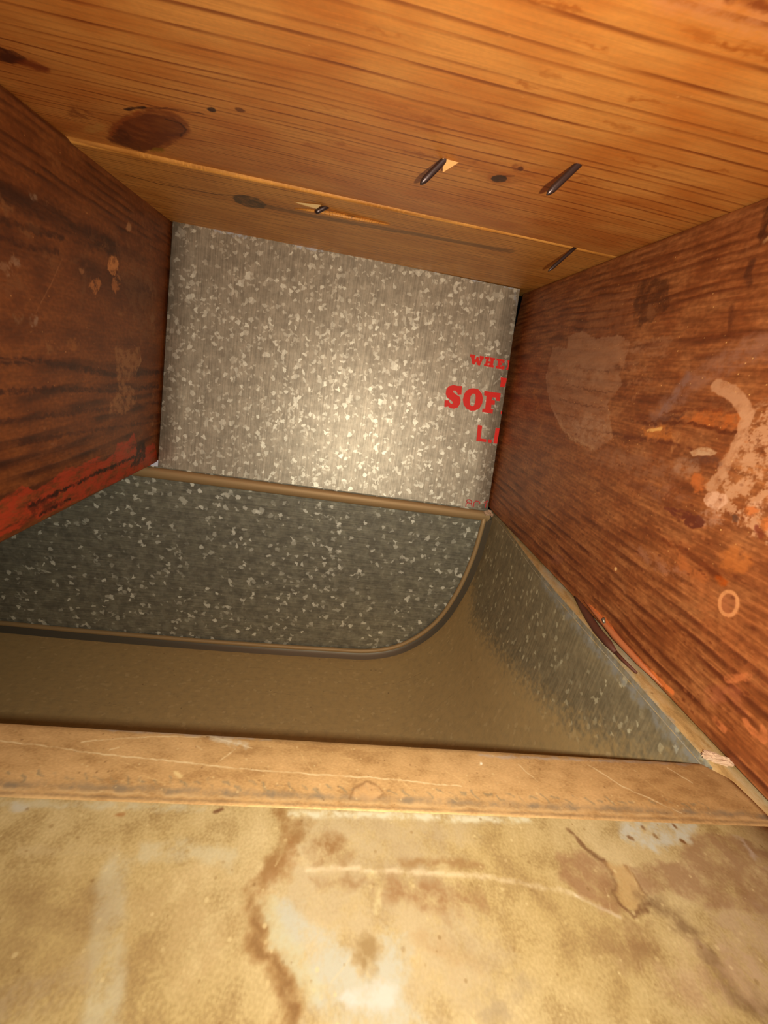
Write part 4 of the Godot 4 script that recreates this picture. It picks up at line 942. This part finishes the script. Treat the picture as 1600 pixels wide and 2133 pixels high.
func sheet_point(x: float, v: float, off := 0.0) -> Vector3:
	# a place on the end sheet: x across, v up along it
	var k := 1.0 / sqrt(1.0 + LEAN * LEAN)
	return Vector3(x, v * k, 0.0101 * x + LEAN * v * k) + Vector3(0, -LEAN * k, k) * off


func make_end_sheet() -> void:
	var s: Sheet = sheets["end sheet"]
	var o := thing("galvanized_sheet", "flat spangled grey galvanized sheet closing the far end, printed with red letters", "sheet metal")
	var rows := []
	var uvs := []
	var st := begun()
	var ring := [[0.0, 0.0], [0.0008, -0.0004], [0.0008, -0.0010]]
	for j in 13:
		var v := -0.004 + (0.2375 + 0.004) * j / 12.0
		var lo := 0.0022
		var hi := lerpf(0.3668, 0.3570, clampf(v / 0.235, 0.0, 1.0))
		var row := []
		var uv := []
		for i in 19:
			var x := lerpf(lo, hi, i / 18.0)
			var bow := 0.0008 * sin(PI * i / 18.0) * sin(PI * j / 12.0)
			row.append(sheet_point(x, v, -bow))
			uv.append(s.uv(x, v))
		# returned edges give the sheet its thickness
		row.insert(0, sheet_point(lo - 0.0003, v, -0.0009))
		uv.insert(0, s.uv(lo, v))
		row.append(sheet_point(hi + 0.0003, v, -0.0009))
		uv.append(s.uv(hi, v))
		rows.append(row)
		uvs.append(uv)
	grid(st, rows, uvs)
	var back := []
	var buv := []
	for j in 13:
		var v := -0.004 + (0.2375 + 0.004) * j / 12.0
		back.append([rows[j][0], rows[j][rows[j].size() - 1]])
		buv.append([uvs[j][0], uvs[j][uvs[j].size() - 1]])
	grid(st, back, buv, true)
	part("panel", done(st), M["end sheet"], o)
	# the red printing, cut off by the sheet's edge
	var print_ := [
		[315.2, 163.8, 321, 163.9, 321.4, 161.2, 320.7, 160.8, 321.8, 157.9, 323.1, 162.3, 324.9, 162.6, 327, 158.1, 327.3, 161, 326.4, 161.2, 326.2, 164, 331, 164, 331, 161.2, 330.1, 160.9, 328.4, 153.9, 325.6, 153.9, 323.4, 157.5, 322.2, 153.9, 319.5, 153.9, 317, 160.7, 315.8, 160.8],
		[332, 164.1, 337.1, 164.2, 337.3, 161.8, 336.4, 161.5, 336.5, 160, 339.2, 160.1, 339, 161.8, 337.9, 161.9, 337.8, 164.2, 343.6, 164.3, 343.7, 162, 342.5, 161.7, 342.6, 156.7, 343.5, 156.6, 343.7, 154.3, 337.8, 154.2, 337.7, 156.5, 338.9, 156.7, 339, 157.8, 336.5, 157.7, 336.5, 156.3, 337.5, 156.2, 337.5, 154.2, 332.6, 154.2, 332.5, 156.5, 333.7, 156.7, 334, 161.6, 332.3, 161.6],
		[345.1, 164.3, 354.4, 164.4, 354.7, 161, 352.6, 160.6, 352.1, 162, 350.3, 162, 350.2, 160.8, 352.3, 160.8, 352.5, 158, 350.3, 158, 350.3, 156.5, 352.5, 156.6, 352.8, 158.1, 355.7, 157.7, 355.8, 154.3, 346.2, 153.9, 346, 156.4, 347.5, 156.9, 347.4, 162.1, 345.6, 162],
		[357.8, 164.3, 361, 164.5, 361.8, 158.7, 361.4, 154.3, 358.2, 154.4, 358.1, 156.7, 359.2, 157.1, 358.6, 161.6, 358.2, 162.1],
		[302.9, 129.4, 307.8, 129, 312.3, 129.7, 313.3, 120.6, 309.5, 119.7, 308.1, 122.4, 305.7, 123.8, 303.6, 123.4, 303.9, 121.7, 307, 119.9, 311.6, 118.3, 313.4, 115.1, 313.8, 111.1, 311.8, 106.7, 307.9, 104.6, 303.6, 104.5, 300.9, 105.9, 296.8, 104.6, 295.9, 111.8, 300.4, 112.5, 301.2, 110.9, 303.4, 109.2, 305.4, 109.8, 305.5, 111.2, 302, 113.3, 297.7, 115.5, 295.9, 118.7, 295.7, 123.3, 297.8, 127.1],
		[325, 129.4, 331.2, 129.2, 335.6, 125.6, 338, 120.7, 338.2, 114.9, 336.2, 109.3, 331.7, 106.2, 327, 105.2, 321.7, 106.7, 317.6, 110.5, 315.9, 115.5, 316, 121.3, 318.2, 125.7, 321.5, 128.3, 324.9, 129.4, 326, 123.8, 323.8, 120.8, 323.8, 115.6, 324.8, 111.6, 327.3, 110.2, 329.3, 111.1, 330, 115.4, 329.7, 120.6, 328.5, 123.6, 326.1, 123.8],
		[338.1, 128.6, 357, 129, 357.6, 120.6, 353.4, 120.2, 352.2, 123.5, 348.2, 123.2, 348.4, 120.3, 351.9, 120.3, 352.5, 115.6, 348.8, 115.4, 349.3, 110.7, 351.6, 110.5, 351.9, 105.8, 339.6, 106, 339.6, 109.5, 342.6, 110, 341.5, 123.6, 338.7, 124],
		[360.7, 110.4, 362.6, 110.4, 362.9, 106.9, 361, 107.2],
		[353.5, 145.6, 360.7, 145.8, 360.7, 141.2, 359.5, 135.8, 354.7, 135.6, 354.7, 140.8],
		[337.6, 91.4, 342.7, 91.3, 343.5, 77.3, 350.4, 77.4, 350.4, 74.1, 339, 73.9],
		[352.2, 77.7, 356.7, 77.8, 356.7, 74.1, 352.6, 74.1],
		[358.4, 91.6, 363.2, 91.7, 363.3, 86, 363.5, 74.2, 359, 74.1],
	]
	for q in print_:
		part("printed_letter", flat_print([q]), M["print"], o, "red printed character")
	var thin := []
	for q in [[346.4, 3.1, 346.5, 5.5, 344, 7.3, 341.1, 6.9, 340.4, 5.2, 341.7, 3.5, 346.4, 3.1, 347.8, -0.2], [341.7, 3.5, 340.3, 1, 340.5, -1.4], [349.7, 0.1, 349.1, 4.3, 351.3, 6.9, 354.6, 6.6, 356.4, 4.7], [361.3, 5.9, 363.1, 7.7, 364.8, 8.9, 363.6, 5.1, 363.6, 0.6]]:
		for i in range(0, q.size() - 2, 2):
			for piece in Geometry2D.offset_polyline(PackedVector2Array([Vector2(q[i], q[i + 1]), Vector2(q[i + 2], q[i + 3])]), 0.5, Geometry2D.JOIN_ROUND, Geometry2D.END_ROUND):
				var flat := []
				for v in piece:
					flat.append_array([v.x, v.y])
				thin.append(flat)
	part("printed_code", flat_print(thin), M["faint print"], o, "thin red printed code at the foot of the sheet")


func flat_print(shapes: Array) -> ArrayMesh:
	var st := begun(false)
	for q in shapes:
		var v := PackedVector2Array()
		for i in range(0, q.size(), 2):
			v.append(Vector2(q[i], q[i + 1]))
		# the sheet was cut through its printing
		var sheet_outline := PackedVector2Array([Vector2(2.2, -4), Vector2(366.8, -4), Vector2(366.8, 0), Vector2(357.1, 235), Vector2(2.2, 235)])
		for piece in Geometry2D.intersect_polygons(v, sheet_outline):
			for k in Geometry2D.triangulate_polygon(piece):
				st.set_uv(Vector2.ZERO)
				st.add_vertex(sheet_point(piece[k].x / 1000.0, piece[k].y / 1000.0, 0.00012))
	return done(st)


# outer curve of the elbow from the lip on the right, down and round to the left; t in 0..1 by arc length
func heel_curve() -> Array:
	var c := Curve2D.new()
	var q := [[0.3712, -0.0010], [0.3712, -0.020], [0.3693, -0.0618], [0.3600, -0.1130], [0.3406, -0.1605], [0.3050, -0.1971], [0.2645, -0.2129], [0.2096, -0.2165], [0.088, -0.2196], [-0.0273, -0.2203], [-0.1011, -0.2201], [-0.1715, -0.2190], [-0.30, -0.2190]]
	for i in q.size():
		var a := Vector2(q[maxi(i - 1, 0)][0], q[maxi(i - 1, 0)][1])
		var b := Vector2(q[mini(i + 1, q.size() - 1)][0], q[mini(i + 1, q.size() - 1)][1])
		var here := Vector2(q[i][0], q[i][1])
		var d := (b - a).normalized()
		c.add_point(here, -d * here.distance_to(a) / 3.0, d * here.distance_to(b) / 3.0)
	c.bake_interval = 0.002
	var out := []
	var n := 90
	for i in n + 1:
		out.append(c.sample_baked(c.get_baked_length() * i / n))
	return out


func wall_shift(z: float) -> float:
	return -0.012 * smoothstep(0.0, 0.20, z)


func make_elbow() -> void:
	var o := thing("duct_elbow", "grey-brown sheet metal duct elbow curving down through the opening in the floor", "duct")
	var c := heel_curve()
	var sh: Sheet = sheets["heel"]
	# heel: the curved outer sheet
	var st := begun()
	var rows := []
	var uvs := []
	var zs := []
	for k in 15:
		zs.append(lerpf(CHEEK - 0.001, MOUTH + 0.0015, k / 14.0))
	for z in zs:
		var row := []
		var uv := []
		var run := 0.0
		for i in c.size():
			if i:
				run += c[i].distance_to(c[i - 1])
			var push: float = wall_shift(z) * smoothstep(0.22, 0.36, c[i].x)
			row.append(Vector3(c[i].x + push, c[i].y, z))
			uv.append(sh.uv(run, z))
		rows.append(row)
		uvs.append(uv)
	grid(st, rows, uvs)
	part("heel", done(st), M["heel"], o, "curved outer sheet of the elbow, dull brown along the bottom")
	# cheeks: the flat sides
	var sc: Sheet = sheets["cheek"]
	for z in [CHEEK, MOUTH + 0.0015]:
		var poly := PackedVector2Array()
		for v in c:
			poly.append(v + Vector2(wall_shift(z) * smoothstep(0.22, 0.36, v.x), 0))
		for v in [[-0.30, -0.085], [-0.20, -0.085], [-0.12, -0.064], [-0.06, -0.030], [-0.018, -0.008], [-0.006, -0.0015]]:
			poly.append(Vector2(v[0], v[1]))
		var flat := begun(false)
		for k in Geometry2D.triangulate_polygon(poly):
			flat.set_uv(sc.uv(poly[k].x, poly[k].y))
			flat.add_vertex(Vector3(poly[k].x, poly[k].y, z))
		part("cheek", done(flat), M["cheek"], o, "flat spangled side of the elbow")
	# throat: the inner curve, under the left joist
	var tr := []
	var tu := []
	for v in [[-0.30, -0.085], [-0.20, -0.085], [-0.12, -0.064], [-0.06, -0.030], [-0.018, -0.008], [-0.006, -0.0015]]:
		tr.append([Vector3(v[0], v[1], CHEEK), Vector3(v[0], v[1], MOUTH + 0.0015)])
		tu.append([sc.uv(v[0], -0.05), sc.uv(v[0], -0.2)])
	var tt := begun()
	grid(tt, tr, tu)
	part("throat", done(tt), M["cheek"], o)
	# the folded seam between cheek and heel: a bead and a standing edge
	var bead := PackedVector3Array()
	var edge_rows := []
	var edge_uvs := []
	for i in range(1, c.size()):
		var d: Vector2 = (c[mini(i + 1, c.size() - 1)] - c[i - 1]).normalized()
		var n := Vector2(-d.y, d.x) * -1.0         # towards the inside
		if n.dot(Vector2(0.1, -0.05) - c[i]) < 0:
			n = -n
		var p: Vector2 = c[i] + n * 0.0076
		bead.append(Vector3(p.x, p.y, CHEEK + 0.0030))
		var a: Vector2 = c[i] + n * 0.0022
		edge_rows.append([Vector3(p.x, p.y, CHEEK + 0.0006), Vector3((p.x + a.x) / 2, (p.y + a.y) / 2, CHEEK + 0.0024), Vector3(a.x, a.y, CHEEK + 0.0060), Vector3(c[i].x, c[i].y, CHEEK + 0.0100)])
		edge_uvs.append([Vector2(0, 0), Vector2(0.3, 0), Vector2(0.6, 0), Vector2(1, 0)])
	part("seam", tube(bead, [0.0027], 10), M["hem"], o, "raised seam bead round the curved side")
	var es := begun()
	grid(es, edge_rows, edge_uvs)
	part("seam", done(es), M["zinc"], o, "folded seam edge beside the bead")
	# rolled lip along the back of the opening
	var lip := []
	var lipu := []
	var prof := [[0.0044, -0.0090], [0.0050, -0.0042], [0.0066, -0.0024], [0.0094, -0.0030], [0.0114, -0.0052], [0.0116, -0.0090], [0.0104, -0.0125], [0.0084, -0.0140], [0.0062, -0.0142]]
	for x in [-0.030, 0.0, 0.1, 0.2, 0.3, 0.3640, 0.3690]:
		var row := []
		var uv := []
		for v in prof:
			row.append(Vector3(x, v[1] if x < 0.366 else v[1] - 0.001, v[0]))
			uv.append(Vector2(x, v[0]))
		lip.append(row)
		lipu.append(uv)
	var ls := begun()
	grid(ls, lip, lipu)
	part("lip", done(ls), M["hem"], o, "rolled tan lip along the foot of the galvanized sheet")
	# flange on the right, under the joist, and its rounded inner edge
	var sf: Sheet = sheets["flange"]
	var fr := []
	var fu := []
	for k in 25:
		var z := lerpf(0.004, 0.60, k / 24.0)
		var e := 0.3712 + wall_shift(z)
		var row := []
		var uv := []
		for v in [[-0.0001, -0.0046], [0.0003, -0.0032], [0.0014, -0.0020], [0.0032, -0.0013], [0.0070, -0.0010], [0.0400, -0.0010]]:
			row.append(Vector3(e + v[0], v[1], z))
			uv.append(sf.uv(v[0], z))
		fr.append(row)
		fu.append(uv)
	var fs := begun()
	grid(fs, fr, fu)
	part("flange", done(fs), M["flange"], o, "narrow tan and grey flange along the right joist")


func make_pan() -> void:
	var o := thing("pan_sheet", "tan water-stained sheet metal floor nearest the camera with a folded strip at the opening", "sheet metal")
	var sp: Sheet = sheets["pan"]
	var xs := []
	for k in 20:
		xs.append(lerpf(-0.030, 0.3600, k / 19.0))
	var st := begun()
	var rows := []
	var uvs := []
	var wav := FastNoiseLite.new()
	wav.seed = 5
	wav.frequency = 9.0
	for k in 18:
		var z := lerpf(CREASE - 0.004, 0.600, pow(k / 17.0, 1.2))
		var row := []
		var uv := []
		for x in xs:
			var dip := 0.0010 * wav.get_noise_2d(x, z) * smoothstep(0.0, 0.03, z - CREASE)
			row.append(Vector3(x, -0.0002 + dip, z))
			uv.append(sp.uv(x, z))
		row.append(Vector3(0.3602, -0.0018, z))
		uv.append(sp.uv(0.3602, z))
		rows.append(row)
		uvs.append(uv)
	grid(st, rows, uvs)
	part("panel", done(st), M["pan"], o, "stained flat of the sheet")
	# the folded strip: front edge rolled under, back edge stepping down to the flat
	var ss: Sheet = sheets["strip"]
	var f := begun()
	var fr := []
	var fu := []
	var prof := [[0.0030, -0.0034], [0.0008, -0.0032], [0.0001, -0.0022], [0.0002, -0.0009], [0.0009, -0.0001], [0.0030, 0.0003], [0.0120, 0.0005], [0.0200, 0.0004], [0.0215, 0.0002], [0.0232, 0.0002], [0.0245, 0.00015], [0.0254, 0.0], [0.0264, -0.0006]]
	for x in [-0.030, 0.0, 0.06, 0.12, 0.18, 0.24, 0.30, 0.34, 0.3540, 0.3590, 0.3612, 0.3614]:
		var row := []
		var uv := []
		for v in prof:
			var cut: float = maxf(0.0, x - 0.3540) * 0.9 * (1.0 - v[0] / 0.026)
			var drop := 0.0016 if x > 0.3613 else 0.0
			var right: float = x + (0.0022 * v[0] / 0.026 if x > 0.35 else 0.0)
			row.append(Vector3(right, v[1] - drop, MOUTH + v[0] + cut))
			uv.append(ss.uv(right, MOUTH + v[0]))
		fr.append(row)
		fu.append(uv)
	grid(f, fr, fu)
	part("folded_strip", done(f), M["strip"], o, "scratched tan strip folded along the edge of the opening")


func nail(base: Vector3, tip: Vector3, radius: float, label: String) -> void:
	var o := thing("nail", label, "nail", base, "nail points coming through the boards")
	var d := tip - base
	var path := PackedVector3Array([-d.normalized() * 0.006, Vector3.ZERO, d * 0.5, d * 0.80, d * 0.93, d])
	part("shank", tube(path, [radius, radius, radius, radius, radius * 0.62, radius * 0.12], 12), M["steel"], o)


func make_nails() -> void:
	nail(Vector3(0.2228, TOP, 0.1973), Vector3(0.2125, 0.2230, 0.1973), 0.0017, "nail point with a pale chip at its base, in the wide board")
	nail(Vector3(0.2815, TOP, 0.2216), Vector3(0.2703, 0.2214, 0.2216), 0.0017, "longest nail point, right of the small dark knots in the wide board")
	nail(Vector3(0.3350, TOP - 0.003, 0.1148), Vector3(0.3226, 0.2176, 0.1150), 0.0013, "thin nail point in the narrower board close to the right joist")
	nail(Vector3(0.1557, TOP - 0.003, 0.0940), Vector3(0.1508, 0.2288, 0.0947), 0.0016, "short nail stub in the split of the narrower board")
	# the chip of bright wood pushed up by the first nail
	var chip := begun(false)
	var v := [Vector3(0.2222, TOP - 0.0001, 0.1944), Vector3(0.2300, TOP - 0.0001, 0.1985), Vector3(0.2232, TOP - 0.0048, 0.1962), Vector3(0.2215, TOP - 0.0001, 0.1990)]
	for t in [[0, 1, 2], [1, 3, 2], [3, 0, 2], [0, 3, 1]]:
		for k in t:
			chip.set_uv(Vector2.ZERO)
			chip.add_vertex(v[k])
	part("wood_chip", done(chip), M["fresh wood"], get_node("subfloor_board"), "bright chip of wood pushed out by a nail").position = Vector3(0, -TOP, 0)
	var st := thing("staple", "small grey metal fleck in the split along the right joist", "staple", Vector3(BAY - 0.0012, 0.0058, 0.2368))
	part("fleck", tube(PackedVector3Array([Vector3(0.0006, 0.0012, -0.0014), Vector3(-0.0004, 0.0008, 0), Vector3(-0.0002, -0.0008, 0.0016)]), [0.0007, 0.0011, 0.0008], 8), M["zinc"], st)


func make_crumbs() -> void:
	var a := thing("wood_crumb", "larger pale fibrous crumb on the flange at the near right corner of the opening", "crumb", Vector3(0.3648, 0.0, 0.3305))
	part("flake", lump(Vector3(0.0052, 0.0016, 0.0022), 0.9, 4), M["crumb"], a).rotation = Vector3(0, -0.35, 0.1)
	part("flake", lump(Vector3(0.0030, 0.0012, 0.0018), 0.9, 6), M["crumb"], a).position = Vector3(-0.0035, 0.0006, -0.0012)
	var b := thing("wood_crumb", "tiny pinkish crumb in the far right corner at the foot of the galvanized sheet", "crumb", Vector3(0.3630, -0.0010, 0.0170))
	part("flake", lump(Vector3(0.0036, 0.0030, 0.0030), 0.9, 9), M["crumb"], b)
	part("flake", lump(Vector3(0.0016, 0.0016, 0.0036), 0.8, 12), M["crumb"], b).position = Vector3(0.0028, -0.0004, 0.0046)
	var c := thing("gap_light_patch", "tiny white plate added as the light showing through the gap under the far end of the left joist", "gap_light", Vector3(-0.0030, -0.0015, -0.0045))  # added plate in place of bright light behind the gap
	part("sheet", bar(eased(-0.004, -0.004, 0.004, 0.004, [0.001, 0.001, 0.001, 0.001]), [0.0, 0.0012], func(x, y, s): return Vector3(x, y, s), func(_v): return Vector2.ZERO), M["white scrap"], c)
